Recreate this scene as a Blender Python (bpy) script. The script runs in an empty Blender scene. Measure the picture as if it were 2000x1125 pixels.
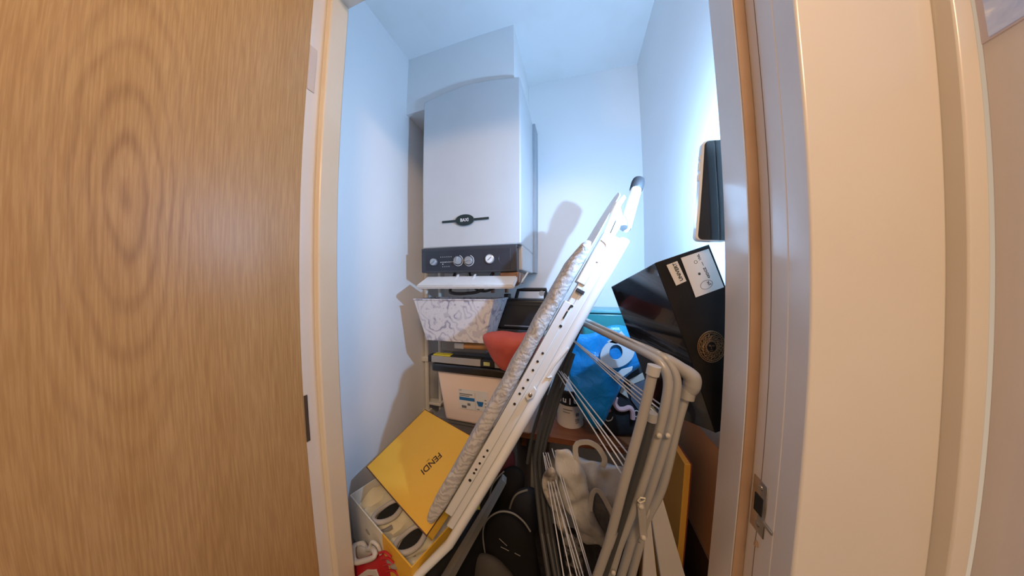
import bpy, bmesh, math, random
from math import sin, cos, pi, radians, sqrt, atan2
from mathutils import Vector, Matrix, noise, Euler
random.seed(4)
SC = bpy.context.scene
COL = SC.collection
V = Vector
# ------------------------------------------------------------------ camera
H = 1.26                                   # lens height above the floor
KP = (0.1383249, -0.0043324844, -2.1650261e-05, 2.6719291e-06)   # angle from the axis, per mm on the sensor
YAW, PITCH, ROLL = 0.27, -0.0066, 0.0049
def _basis():
    c, s = cos(ROLL), sin(ROLL); R = Matrix(((c, 0, s), (0, 1, 0), (-s, 0, c)))
    c, s = cos(PITCH), sin(PITCH); T = Matrix(((1, 0, 0), (0, c, -s), (0, s, c)))
    c, s = cos(YAW), sin(YAW); Y = Matrix(((c, -s, 0), (s, c, 0), (0, 0, 1)))
    return Y @ T @ R                       # (right, forward, up) -> world
BAS = _basis()
cd = bpy.data.cameras.new('camera'); cam = bpy.data.objects.new('camera', cd); COL.objects.link(cam)
r_, f_, u_ = BAS.col[0], BAS.col[1], BAS.col[2]
m4 = Matrix(((r_[0], u_[0], -f_[0], 0), (r_[1], u_[1], -f_[1], 0), (r_[2], u_[2], -f_[2], H), (0, 0, 0, 1)))
cam.matrix_world = m4
cd.sensor_fit = 'HORIZONTAL'; cd.sensor_width = 36; cd.lens = 7.2; cd.clip_start = 0.01
cd.type = 'PANO'
cy = cd
cy.panorama_type = 'FISHEYE_LENS_POLYNOMIAL'
cy.fisheye_fov = radians(200)
cy.fisheye_polynomial_k0 = 0
cy.fisheye_polynomial_k1, cy.fisheye_polynomial_k2, cy.fisheye_polynomial_k3, cy.fisheye_polynomial_k4 = [-k for k in KP]
SC.camera = cam
# ------------------------------------------------------------------ exposure, world, lights
SC.view_settings.view_transform = 'Standard'
SC.view_settings.look = 'None'
SC.view_settings.exposure = 0.0
SC.view_settings.gamma = 1.0
SC.view_settings.use_curve_mapping = False
w = bpy.data.worlds.new('world'); SC.world = w; w.use_nodes = True
bg = w.node_tree.nodes['Background']; bg.inputs[0].default_value = (1.0, 0.76, 0.55, 1); bg.inputs[1].default_value = 0.50
def lamp(name, kind, loc, power, color, aim=None, **kw):
    l = bpy.data.lights.new(name, kind); o = bpy.data.objects.new(name, l); COL.objects.link(o)
    o.location = loc; l.energy = power; l.color = color
    for k, v in kw.items(): setattr(l, k, v)
    if aim is not None: o.rotation_euler = (V(aim) - V(loc)).to_track_quat('-Z', 'Y').to_euler()
    return o
# warm ceiling lamp of the hallway, behind and above the lens
lamp('hall_ceiling_light', 'AREA', (0.27, -0.60, 2.20), 14.0, (1.0, 0.66, 0.40), aim=(-.05, -.3, .9), shape='DISK', size=0.35)
# torch of the phone that leans in the doorway
TORCH = V((0.220, 0.4225, H + 0.219))
lamp('phone_torch_light', 'SPOT', TORCH, 17.0, (0.33, 0.60, 1.0), aim=TORCH + V((-.02, 1.0, .05)), spot_size=radians(179.5), spot_blend=0.04, shadow_soft_size=0.003)

# ------------------------------------------------------------------ helpers
def ray(px, py):
    dx, dy = (px - 1000) * 36 / 2000, (562.5 - py) * 36 / 2000
    r = max(1e-9, sqrt(dx * dx + dy * dy)); t = sum(k * r ** (i + 1) for i, k in enumerate(KP))
    return BAS @ V((sin(t) * dx / r, cos(t), sin(t) * dy / r))
def at(px, py, y=None, x=None, z=None):
    """world point seen at a pixel of the 2000x1125 photograph, on the plane y, x or z (z above the floor)"""
    d = ray(px, py)
    k = y / d[1] if y is not None else x / d[0] if x is not None else (z - H) / d[2]
    return d * k + V((0, 0, H))

_mats = {}
class NT:
    def __init__(s, name):
        s.m = bpy.data.materials.new(name); s.m.use_nodes = True; s.t = s.m.node_tree; s.n = s.t.nodes; s.b = s.n['Principled BSDF']
    def new(s, kind, **kw):
        n = s.n.new(kind)
        for k, v in kw.items():
            if k in n.inputs: s.set(n, k, v)
            else: setattr(n, k, v)
        return n
    def set(s, n, k, v):
        if isinstance(v, bpy.types.NodeSocket): s.t.links.new(v, n.inputs[k])
        else: n.inputs[k].default_value = v
    def coord(s, scale=(1, 1, 1), loc=(0, 0, 0), rot=(0, 0, 0)):
        c = s.n.new('ShaderNodeTexCoord'); mp = s.n.new('ShaderNodeMapping')
        s.t.links.new(c.outputs['Object'], mp.inputs['Vector'])
        mp.inputs['Scale'].default_value = scale; mp.inputs['Location'].default_value = loc; mp.inputs['Rotation'].default_value = rot
        return mp.outputs['Vector']
    def noise(s, vec, scale=5, detail=3, rough=.5, dist=0):
        n = s.n.new('ShaderNodeTexNoise'); s.t.links.new(vec, n.inputs['Vector'])
        n.inputs['Scale'].default_value = scale; n.inputs['Detail'].default_value = detail; n.inputs['Roughness'].default_value = rough; n.inputs['Distortion'].default_value = dist
        return n.outputs['Fac']
    def ramp(s, fac, stops):
        r = s.n.new('ShaderNodeValToRGB'); s.t.links.new(fac, r.inputs['Fac'])
        e = r.color_ramp.elements
        while len(e) < len(stops): e.new(.5)
        for el, (p, c) in zip(e, stops): el.position = p; el.color = (*c, 1)
        return r.outputs['Color']
    def math(s, op, a, b=None, c=None):
        n = s.n.new('ShaderNodeMath'); n.operation = op
        for i, v in enumerate((a, b, c)):
            if v is None: continue
            s.set(n, i, v)
        return n.outputs[0]
    def mix(s, fac, a, b):
        n = s.n.new('ShaderNodeMix'); n.data_type = 'RGBA'
        for i, v in ((0, fac), (6, a), (7, b)):
            if isinstance(v, bpy.types.NodeSocket): s.t.links.new(v, n.inputs[i])
            else: n.inputs[i].default_value = v if i == 0 else (*v, 1)
        return n.outputs[2]
    def bump(s, h, strength=.2, dist=.002):
        n = s.n.new('ShaderNodeBump'); s.t.links.new(h, n.inputs['Height']); n.inputs['Strength'].default_value = strength; n.inputs['Distance'].default_value = dist
        s.t.links.new(n.outputs[0], s.b.inputs['Normal'])
    def color(s, c):
        if isinstance(c, bpy.types.NodeSocket): s.t.links.new(c, s.b.inputs['Base Color'])
        else: s.b.inputs['Base Color'].default_value = (*c, 1)
def mat(name, col, rough=.5, metal=0, col2=None, scale=8, detail=3, lo=.35, hi=.65, bump=0, bscale=None, coat=0, spec=.5, trans=0, alpha=1, stretch=(1, 1, 1), emit=None, bdist=.002):
    if name in _mats: return _mats[name]
    t = NT(name); b = t.b
    b.inputs['Roughness'].default_value = rough; b.inputs['Metallic'].default_value = metal
    b.inputs['Coat Weight'].default_value = coat; b.inputs['Specular IOR Level'].default_value = spec
    b.inputs['Transmission Weight'].default_value = trans; b.inputs['Alpha'].default_value = alpha
    vec = t.coord(stretch)
    f = t.noise(vec, scale, detail)
    t.color(t.ramp(f, [(lo, col), (hi, col2 or tuple(min(1, c * 1.06) for c in col))]))
    if bump: t.bump(t.noise(vec, bscale or scale * 4, 4), bump, bdist)
    if emit: b.inputs['Emission Color'].default_value = (*emit[0], 1); b.inputs['Emission Strength'].default_value = emit[1]
    _mats[name] = t.m
    return t.m

class MB:
    """collects shapes in world coordinates; build() links them as one mesh object"""
    def __init__(s): s.bm = bmesh.new()
    def quadprism(s, q, off):
        """solid between quad q (4 points) and q shifted by off (vector or 4 points)"""
        q = [V(p) for p in q]; o = [p + V(off) for p in q] if not isinstance(off, list) else [V(p) for p in off]
        n = len(q)
        a = [s.bm.verts.new(p) for p in q]; b = [s.bm.verts.new(p) for p in o]
        s.bm.faces.new(a); s.bm.faces.new(b[::-1])
        for i in range(n): s.bm.faces.new((a[i], b[i], b[(i + 1) % n], a[(i + 1) % n]))
        return s
    def box(s, lo, hi, M=None):
        x0, y0, z0 = lo; x1, y1, z1 = hi
        q = [V((x0, y0, z0)), V((x1, y0, z0)), V((x1, y0, z1)), V((x0, y0, z1))]; o = [V((p.x, y1, p.z)) for p in q]
        if M: q = [M @ p for p in q]; o = [M @ p for p in o]
        return s.quadprism(q, o)
    def tube(s, pts, r, seg=10, closed=False, smooth=0, caps=True):
        pts = [V(p) for p in pts]
        rad = list(r) if isinstance(r, (list, tuple)) else [r] * len(pts)
        if smooth:
            P, R = [], []
            n = len(pts); rng = range(n if closed else n - 1)
            for i in rng:
                p0 = pts[(i - 1) % n] if closed or i else pts[0]; p1 = pts[i]; p2 = pts[(i + 1) % n]; p3 = pts[(i + 2) % n] if closed or i + 2 < n else pts[-1]
                for k in range(smooth):
                    t = k / smooth
                    P.append(.5 * ((2 * p1) + (p2 - p0) * t + (2 * p0 - 5 * p1 + 4 * p2 - p3) * t * t + (3 * p1 - p0 - 3 * p2 + p3) * t ** 3))
                    R.append(rad[i] * (1 - t) + rad[(i + 1) % n] * t)
            if not closed: P.append(pts[-1]); R.append(rad[-1])
            pts, rad = P, R
        n = len(pts); rings = []; nrm = None
        for i in range(n):
            a = pts[(i - 1) % n] if (closed or i) else pts[0]; b = pts[(i + 1) % n] if (closed or i < n - 1) else pts[-1]
            t = (b - a).normalized()
            if nrm is None: nrm = t.orthogonal().normalized()
            nrm = (nrm - t * nrm.dot(t)); nrm = nrm.normalized() if nrm.length > 1e-6 else t.orthogonal().normalized()
            bn = t.cross(nrm)
            rings.append([s.bm.verts.new(pts[i] + rad[i] * (cos(2 * pi * k / seg) * nrm + sin(2 * pi * k / seg) * bn)) for k in range(seg)])
        for i in range(n if closed else n - 1):
            A, B = rings[i], rings[(i + 1) % n]
            for k in range(seg): s.bm.faces.new((A[k], A[(k + 1) % seg], B[(k + 1) % seg], B[k]))
        if not closed and caps: s.bm.faces.new(rings[0][::-1]); s.bm.faces.new(rings[-1])
        return s
    def lathe(s, prof, org, axis=(0, 0, 1), seg=28):
        """prof: list of (radius, height along axis)"""
        ax = V(axis).normalized(); e = ax.orthogonal().normalized(); f = ax.cross(e); rings = []
        for r, h in prof:
            c = V(org) + ax * h
            rings.append([s.bm.verts.new(c + max(r, 1e-5) * (cos(2 * pi * k / seg) * e + sin(2 * pi * k / seg) * f)) for k in range(seg)])
        for A, B in zip(rings, rings[1:]):
            for k in range(seg): s.bm.faces.new((A[k], A[(k + 1) % seg], B[(k + 1) % seg], B[k]))
        s.bm.faces.new(rings[0][::-1]); s.bm.faces.new(rings[-1])
        return s
    def poly(s, pts, off):
        return s.quadprism(pts, off)
    def pillow(s, outline, dvec, puff=.5, rings=9, sub=6, nz=.006, nsc=14, back=1.0, seed=0, pw=.5):
        """closed puffy body on a star-shaped outline; dvec = half-depth vector towards the viewer"""
        pts = [V(p) for p in outline]; n = len(pts); O = []
        for i in range(n):
            p0, p1, p2, p3 = pts[i - 1], pts[i], pts[(i + 1) % n], pts[(i + 2) % n]
            for k in range(sub):
                t = k / sub
                O.append(.5 * ((2 * p1) + (p2 - p0) * t + (2 * p0 - 5 * p1 + 4 * p2 - p3) * t * t + (3 * p1 - p0 - 3 * p2 + p3) * t ** 3))
        c = sum(O, V()) / len(O); d = V(dvec); dn = d.normalized()
        def ring(sc, sgn):
            R = []
            for p in O:
                q = c + (p - c) * sc
                hgt = (max(0, 1 - sc ** 2)) ** pw
                q = q + d * hgt * sgn * (1 if sgn > 0 else back)
                q += dn * noise.noise(q * nsc + V((seed, 0, 0))) * nz + (p - c).normalized() * noise.noise(q * nsc * .7 + V((0, seed, 5))) * nz * .5
                R.append(s.bm.verts.new(q))
            return R
        scs = [cos(pi / 2 * i / rings) for i in range(rings)]
        front = [ring(x, 1) for x in scs]; bk = [ring(x, -1) for x in scs[1:]]
        m = len(O)
        def skin(A, B, flip):
            for k in range(m):
                f = (A[k], A[(k + 1) % m], B[(k + 1) % m], B[k]); s.bm.faces.new(f[::-1] if flip else f)
        for A, B in zip(front, front[1:]): skin(A, B, False)
        for A, B in zip([front[0]] + bk, bk): skin(A, B, True)
        s.bm.faces.new(front[-1]); s.bm.faces.new(bk[-1][::-1])
        return s
    def sphere(s, c, r, sc=(1, 1, 1), M=None, seg=16):
        g = bmesh.ops.create_uvsphere(s.bm, u_segments=seg, v_segments=seg // 2, radius=r)
        T = Matrix.Translation(c) @ (M or Matrix()) @ Matrix.Diagonal((*sc, 1))
        bmesh.ops.transform(s.bm, matrix=T, verts=g['verts'])
        return s
    def build(s, name, m, parent=None, bevel=0, smooth=True, bseg=2, angle=40, flat_base=False):
        bm = s.bm
        bmesh.ops.recalc_face_normals(bm, faces=bm.faces)
        lo = V([min(v.co[i] for v in bm.verts) for i in range(3)]); hi = V([max(v.co[i] for v in bm.verts) for i in range(3)])
        org = root_loc(parent) if parent else V(((lo.x + hi.x) / 2, (lo.y + hi.y) / 2, lo.z))
        bmesh.ops.translate(bm, verts=bm.verts, vec=-org)
        me = bpy.data.meshes.new(name); bm.to_mesh(me); bm.free()
        o = bpy.data.objects.new(name, me); COL.objects.link(o)
        me.materials.append(m)
        if smooth:
            me.polygons.foreach_set('use_smooth', [True] * len(me.polygons))
            try: me.set_sharp_from_angle(angle=radians(angle))
            except Exception: pass
        if parent: o.parent = parent
        else: o.location = org
        if bevel:
            b = o.modifiers.new('bevel', 'BEVEL'); b.width = bevel; b.segments = bseg; b.limit_method = 'ANGLE'; b.angle_limit = radians(35)
        return o
def root_loc(o):
    l = V(o.location)
    while o.parent: o = o.parent; l = l + V(o.location)
    return l
def tag(o, label=None, cat=None, group=None, kind=None):
    for k, v in (('label', label), ('category', cat), ('group', group), ('kind', kind)):
        if v: o[k] = v
    return o
def thing(name, loc, label, cat, group=None):
    o = bpy.data.objects.new(name, None); COL.objects.link(o); o.location = loc; o.empty_display_size = .05
    return tag(o, label, cat, group)
def lettering(body, M, width, m, parent, name='lettering', depth=.0003, height=None, font_shear=0, bold=0):
    cu = bpy.data.curves.new(name, 'FONT'); cu.body = body; cu.align_x = 'CENTER'; cu.align_y = 'CENTER'; cu.extrude = .01; cu.offset = bold
    t = bpy.data.objects.new(name, cu); COL.objects.link(t)
    bpy.context.view_layer.update()
    dg = bpy.context.evaluated_depsgraph_get()
    me = bpy.data.meshes.new_from_object(t.evaluated_get(dg)); me.name = name
    bpy.data.objects.remove(t); bpy.data.curves.remove(cu)
    xs = [v.co.x for v in me.vertices]; ys = [v.co.y for v in me.vertices]
    sx = width / (max(xs) - min(xs)); sy = sx if height is None else height / (max(ys) - min(ys))
    cx, cy_ = (max(xs) + min(xs)) / 2, (max(ys) + min(ys)) / 2
    org = root_loc(parent)
    for v in me.vertices:
        v.co = (M @ V(((v.co.x - cx) * sx, (v.co.y - cy_) * sy, v.co.z / .01 * depth))) - org
    o = bpy.data.objects.new(name, me); COL.objects.link(o); me.materials.append(m); o.parent = parent
    return o
def frame(o, x, y):
    """matrix with origin o, x axis along x, y axis near y, z = x cross y"""
    x = V(x).normalized(); z = x.cross(V(y)).normalized(); y = z.cross(x); o = V(o)
    return Matrix(((x.x, y.x, z.x, o.x), (x.y, y.y, z.y, o.y), (x.z, y.z, z.z, o.z), (0, 0, 0, 1)))
def struct(o, label=None): return tag(o, label, None, None, 'structure')

# ------------------------------------------------------------------ materials
WALL = mat('white wall paint', (.86, .855, .845), .75, col2=(.88, .875, .865), scale=3, bump=.15, bscale=60)
CEIL = mat('white ceiling paint', (.87, .87, .86), .8, col2=(.81, .80, .76), scale=4, lo=.5, hi=.8, bump=.12, bscale=50)
def gloss_paint():
    t = NT('cream gloss paint'); v = t.coord()
    c = t.ramp(t.noise(v, 5, 4), [(.35, (.79, .74, .675)), (.7, (.83, .785, .725))])
    t.color(c); t.b.inputs['Roughness'].default_value = .24; t.b.inputs['Coat Weight'].default_value = .25; t.b.inputs['Coat Roughness'].default_value = .08
    t.bump(t.noise(t.coord((1, 1, .12)), 45, 3), .12, .002)
    return t.m
TRIM = gloss_paint()
GRUB = mat('grubby cream paint', (.36, .22, .13), .55, col2=(.44, .29, .19), scale=9, bump=.1)
def oak():
    t = NT('oak veneer'); n = t.n
    c = n.new('ShaderNodeTexCoord'); sep = n.new('ShaderNodeSeparateXYZ'); t.t.links.new(c.outputs['Object'], sep.inputs[0])
    Y, Z = sep.outputs[1], sep.outputs[2]
    wob = t.math('MULTIPLY', t.math('SUBTRACT', t.noise(t.coord((1, 9, 3.0)), 1.6, 2), .5), .026)
    wob2 = t.math('MULTIPLY', t.math('SUBTRACT', t.noise(t.coord((1, 60, 9)), 1.5, 3), .5), .0045)
    yy = t.math('ADD', t.math('ADD', t.math('SUBTRACT', Y, KNOT[0]), wob), wob2); zz = t.math('SUBTRACT', Z, KNOT[1])
    # nested cathedral figure: a long flat ellipse around the heart, straight grain to both sides
    zsq = t.math('MULTIPLY', zz, zz)
    f1 = t.math('SQRT', t.math('ADD', t.math('MULTIPLY', yy, yy), t.math('ADD', t.math('MULTIPLY', zsq, .030), .00001)))
    s1 = t.math('SINE', t.math('MULTIPLY', f1, 560.0))
    ring = t.math('POWER', t.math('MULTIPLY', t.math('ADD', s1, 1.0), .5), 2.6)
    mr = n.new('ShaderNodeMapRange'); t.t.links.new(f1, mr.inputs[0])
    for k, v in enumerate((.016, .070, .72, .12)): mr.inputs[k + 1].default_value = v
    amt = t.math('MULTIPLY', mr.outputs[0], t.math('ADD', t.math('MULTIPLY', t.noise(t.coord((1, 7, 2)), 2.0, 2), 1.1), .35))
    base = t.ramp(t.noise(t.coord((1, 10, 1.5)), 2.2, 3), [(.3, (.52, .305, .118)), (.7, (.585, .36, .155))])
    col = t.mix(t.math('MULTIPLY', ring, amt), base, (.30, .155, .065))
    pore = t.ramp(t.noise(t.coord((1, 420, 13)), 1.0, 3, .6), [(.40, (.0, .0, .0)), (.62, (1, 1, 1))])
    col = t.mix(.30, col, t.mix(pore, (.31, .16, .055), (.64, .41, .19)))
    t.color(col); t.b.inputs['Roughness'].default_value = .33; t.b.inputs['Specular IOR Level'].default_value = .45
    t.bump(t.noise(t.coord((1, 420, 14)), 1.0, 3), .10, .001)
    return t.m
BOILER = mat('white boiler enamel', (.60, .62, .63), .34, col2=(.62, .64, .65), coat=.1)
CHASSIS = mat('grey boiler chassis', (.36, .39, .42), .5)
PANEL = mat('charcoal control panel', (.028, .032, .045), .38, col2=(.035, .04, .055))
PANEL2 = mat('dark panel rim', (.045, .05, .062), .35)
DARKG = mat('dark green badge', (.02, .035, .035), .3)
WHITEPRINT = mat('white print', (.80, .80, .80), .5)
SILVER = mat('silver knob plastic', (.50, .52, .54), .3, .6)
WPLAST = mat('white plastic', (.76, .77, .77), .4)
COPPER = mat('brown copper fittings', (.22, .12, .08), .4, .4, col2=(.30, .17, .11), scale=30)
PIPE = mat('white painted pipe', (.70, .67, .60), .45)
BLACKP = mat('black plastic', (.012, .013, .015), .38, col2=(.016, .017, .02), coat=.1)
BLACKR = mat('black rubber', (.02, .02, .022), .6)
BLACKCABLE = mat('dark grey cable', (.05, .05, .055), .5)
WSTEEL = mat('white coated steel', (.68, .69, .69), .38, col2=(.71, .72, .72), coat=.1)
HOLE = mat('dark hole', (.015, .015, .015), .8)
CHROME = mat('worn chrome', (.62, .60, .57), .25, .95, col2=(.45, .42, .38), scale=40)
GREYT = mat('grey coated tube', (.37, .35, .32), .36, .1, col2=(.41, .39, .36))
GREYJ = mat('grey plastic joint', (.34, .33, .32), .5)
DTUBE = mat('shaded grey tube', (.06, .06, .058), .4, .1, spec=.3)  # tube grey darkened to paint in shade on the airer's far side
WIRE = mat('plastic coated wire', (.55, .56, .58), .35)
YELLOW = mat('mustard yellow card', (.77, .43, .038), .55, col2=(.79, .45, .042), bump=.06, bscale=90)
YELLOWD = mat('dark brown card edging', (.10, .045, .02), .6)
CARDW = mat('off white card lining', (.72, .70, .62), .6)
TISSUE = mat('cream tissue paper', (.76, .71, .52), .7, bump=.4, bscale=24, bdist=.006)
REDL = mat('red leather', (.42, .012, .022), .42, col2=(.47, .016, .028), bump=.08, bscale=80)
WHITEL = mat('white leather', (.56, .545, .53), .5, bump=.06, bscale=80)
GREYL = mat('grey lining fabric', (.42, .40, .38), .9, bump=.3, bscale=120)
SHOED = mat('dark shoe fabric', (.022, .022, .026), .8, spec=.2, bump=.3, bscale=90)
SHOEB = mat('black nubuck', (.010, .009, .009), .8, col2=(.014, .013, .012), spec=.15, bump=.3, bscale=60)
PALEPIPE = mat('grey piping', (.20, .19, .17), .6)
REDFAB = mat('coral red nylon', (.50, .085, .062), .5, col2=(.56, .11, .085), scale=14, bump=.35, bscale=22, bdist=.01)
MAROON = mat('maroon fabric', (.14, .022, .026), .75, bump=.3)
TUBM = mat('frosted plastic', (.96, .76, .62), .32, col2=(.97, .80, .68), scale=3)
TUBLID = mat('black gloss plastic lid', (.013, .013, .015), .2, coat=.3)
PAPER = mat('paper label', (.78, .76, .72), .6)
BLUEPRINT = mat('blue print', (.02, .16, .42), .5)
GREYPRINT = mat('grey print', (.18, .18, .19), .6)
WOODP = mat('pale pine', (.52, .28, .11), .5, col2=(.44, .22, .08), stretch=(2, 30, 30), scale=3)
SHELFW = mat('orange brown shelf wood', (.26, .085, .028), .5, col2=(.20, .06, .02), stretch=(1, 12, 12), scale=5)
TINM = mat('beige tin print', (.62, .54, .45), .4)
TINB = mat('black tin print', (.012, .014, .02), .35)
TEAL = mat('teal translucent plastic', (.04, .30, .32), .3, col2=(.06, .36, .38), trans=.1)
def bagblue():
    t = NT('blue carrier plastic'); v = t.coord()
    t.color(t.ramp(t.noise(v, 6, 3), [(.3, (.006, .20, .50)), (.7, (.012, .27, .62))])); t.b.inputs['Roughness'].default_value = .3
    t.bump(t.noise(v, 26, 4, .55, .6), .55, .012); return t.m
BLUEBAG = bagblue()
WBAG = mat('white polythene', (.50, .48, .45), .38, col2=(.56, .54, .51), bump=.55, bscale=9, bdist=.02)
GLOSSB = mat('glossy black card', (.006, .007, .010), .15, col2=(.008, .009, .014), coat=.6, bump=.12, bscale=9, bdist=.004)
MATTB = mat('black card', (.009, .008, .007), .5, col2=(.013, .011, .009), scale=20, spec=.2)
GOLD = mat('dull gold foil', (.26, .16, .08), .45, .5, col2=(.20, .12, .06), scale=60)
BROWNC = mat('brown cardboard', (.60, .285, .12), .6, col2=(.64, .31, .135), bump=.08, bscale=60)
AMBER = mat('amber yellow card', (.40, .20, .022), .55)
PLANKW = mat('white faced board', (.46, .43, .40), .45, col2=(.50, .47, .44))
GREYBOARD = mat('grey metal edge strip', (.15, .145, .13), .4, .2)
PINK = mat('pink printed cotton', (.62, .33, .30), .7)
SAND = mat('pale sand printed cotton', (.52, .45, .38), .7)
TOTEB = mat('black printed cotton', (.014, .015, .018), .8, col2=(.035, .03, .03), scale=26, lo=.5, hi=.7)
SLATE = mat('slate printed cotton', (.10, .11, .14), .8)
GLASSB = mat('phone glass', (.006, .007, .009), .06, coat=.6)
CASEM = mat('clear phone case', (.80, .83, .86), .12, col2=(.84, .86, .88), coat=.5)  # opaque pale tone stands in for torchlight leaking through the case
CARPET = mat('dark brown carpet', (.05, .038, .03), .95, col2=(.08, .06, .045), scale=60, bump=.6, bscale=200)
def marble():
    t = NT('marbled lilac fabric'); v = t.coord()
    wv = t.n.new('ShaderNodeTexWave'); wv.wave_type = 'BANDS'; wv.bands_direction = 'DIAGONAL'
    wv.inputs['Scale'].default_value = 8.0; wv.inputs['Distortion'].default_value = 19.0; wv.inputs['Detail'].default_value = 2.5; wv.inputs['Detail Scale'].default_value = 1.9
    nz = t.n.new('ShaderNodeTexNoise'); t.t.links.new(v, nz.inputs['Vector']); nz.inputs['Scale'].default_value = 13; nz.inputs['Detail'].default_value = 1; nz.inputs['Distortion'].default_value = 1.6
    t.t.links.new(v, wv.inputs['Vector'])
    a = t.ramp(wv.outputs['Fac'], [(.0, (.36, .35, .44)), (.22, (.44, .43, .52)), (.34, (.74, .73, .76)), (.62, (.76, .75, .77)), (.72, (.50, .49, .57)), (.80, (.76, .75, .78)), (1, (.74, .73, .75))])
    b = t.ramp(nz.outputs['Fac'], [(.42, (0, 0, 0)), (.52, (1, 1, 1))])
    t.color(t.mix(t.math('MULTIPLY', b, .55), a, (.77, .76, .78))); t.b.inputs['Roughness'].default_value = .85
    t.bump(t.noise(v, 300, 2), .15, .001); return t.m
MARBLE = marble()
def covermat():
    t = NT('grey patterned board cover'); v = t.coord()
    wv = t.n.new('ShaderNodeTexWave'); wv.wave_type = 'BANDS'; wv.bands_direction = 'Z'
    wv.inputs['Scale'].default_value = 26.0; wv.inputs['Distortion'].default_value = 9.0; wv.inputs['Detail'].default_value = 2; wv.inputs['Detail Scale'].default_value = 2.0
    t.t.links.new(v, wv.inputs['Vector'])
    t.color(t.ramp(wv.outputs['Fac'], [(.15, (.38, .37, .37)), (.45, (.47, .46, .46)), (.8, (.53, .52, .51))])); t.b.inputs['Roughness'].default_value = .85
    t.bump(t.noise(v, 60, 3, .5, 1.0), .5, .006); return t.m
COVER = covermat()
def greywood():
    t = NT('grey limed wood'); v = t.coord((1, 22, 2.2))
    t.color(t.ramp(t.noise(v, 2.5, 4), [(.3, (.74, .72, .76)), (.7, (.80, .78, .82))])); t.b.inputs['Roughness'].default_value = .45
    return t.m
GREYW = greywood()

# ================================================================== the setting
XL, XR, YB, ZC = -.718, .318, 1.11, H + 1.06
YF = .38                                          # closet face of the doorway
def slab(name, lo, hi, m, bevel=0): return struct(MB().box(lo, hi).build(name, m, bevel=bevel, smooth=False))
slab('floor', (-2.0, -1.9, -.06), (1.3, 1.3, 0), CARPET)
slab('ceiling', (-2.0, -1.9, ZC), (1.3, 1.3, ZC + .06), CEIL)
slab('wall_back', (XL - .06, YB, 0), (XR + .06, YB + .06, ZC), WALL)
slab('wall_left', (XL - .06, YF - .05, 0), (XL, YB, ZC), WALL)
slab('wall_right', (XR, YF - .03, 0), (XR + .045, YB, ZC), WALL)
bxR = -.21
slab('wall_boxing', (XL, .805, H + .785), (bxR, YB, ZC), WALL)
# door frame: jambs with stops, head, architrave
XJ, XJR = -.535, .218
HEAD = H + .715
yA = .312
MB_ = MB().box((-.60, yA - .004, 0), (-.5525, YF, HEAD + .03))
jl = struct(MB_.build('trim_left_jamb', TRIM, bevel=.002))
MB().box((-.5525, yA + .0245, 0), (XJ, YF, HEAD)).build('door_stop', mat('yellowed cream paint', (.80, .68, .50), .3, col2=(.83, .73, .56), scale=5, coat=.15, bump=.08), jl, bevel=.003)
zh0, zh1 = at(606, 88, x=-.5525).z, at(602, 175, x=-.5525).z
MB().box((-.5525, yA - .003, zh1), (-.5508, yA + .012, zh0)).build('hinge', mat('painted hinge', (.66, .58, .52), .4), jl, bevel=.0005)
zh0, zh1 = at(601, 770, x=-.5525).z, at(605, 860, x=-.5525).z
MB().box((-.5525, yA - .003, zh1), (-.5508, yA + .004, zh0)).build('hinge', mat('dark hinge', (.10, .07, .05), .5, .3), jl, bevel=.0005)
ys = .330                                          # front of the right stop
MB_ = MB().box((.231, .2915, 0), (.30, YF, HEAD + .03))
jr = struct(MB_.build('trim_right_jamb', TRIM, bevel=.0015))
MB().box((XJR, ys, 0), (.231, YF, HEAD)).build('door_stop', TRIM, jr, bevel=.002)
# grime line where the stop meets the rebate
MB().box((.2185, ys - .0008, 0), (.2305, ys, HEAD)).build('grime_line', GRUB, jr)
struct(MB().box((-.5525, yA, HEAD), (.231, YF, HEAD + .03)).build('trim_head', TRIM, bevel=.002))
MB().box((.2306, .3145, 0), (.2312, .3151, HEAD)).build('paint_crack', mat('dark crack', (.20, .15, .11), .8), jr)
# strike plate on the right rebate
s0, s1 = at(1497, 948, x=.231), at(1497, 1062, x=.231)
zt, zb = s0.z, s1.z
sp = MB().box((.2298, .3035, zb), (.2311, .3255, zt)).build('strike_plate', CHROME, jr, bevel=.0006)
MB().box((.2292, .3085, zb + (zt - zb) * .36), (.2300, .3205, zb + (zt - zb) * .70)).build('latch_hole', HOLE, sp)
MB().box((.2285, .2915, zb + (zt - zb) * .28), (.2305, .313, zb + (zt - zb) * .34)).build('strike_lip', CHROME, sp, bevel=.0004)
for k in (.14, .86): MB().lathe([(.0032, 0), (.0034, .0008), (.002, .0012)], (.2298, .3145, zb + (zt - zb) * k), (-1, 0, 0), 14).build('screw', CHROME, sp)
MB().tube([(.2302, .312, zb - .012), (.2302, .312, zb - .018)], [.0018, .0026], 8).build('paint_chip', GRUB, jr)
# architrave and the hall corner to the right of the doorway
struct(MB().box((.2315, .267, 0), (.3375, .305, HEAD + .12)).build('trim_architrave', TRIM, bevel=.0022, bseg=3))
struct(MB().box((.3375, .2555, 0), (.3518, .310, HEAD + .12)).build('trim_corner', TRIM, bevel=.0015))
struct(MB().box((-.70, .30, HEAD + .03), (.2315, YF, ZC)).build('wall_front', WALL, smooth=False))
struct(MB().box((-.70, .31, 0), (-.60, YF, ZC)).build('wall_front_left', WALL, smooth=False))
struct(MB().box((.30, .306, 0), (XR + .045, YF - .03, ZC)).build('wall_front_right', WALL, smooth=False))
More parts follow.
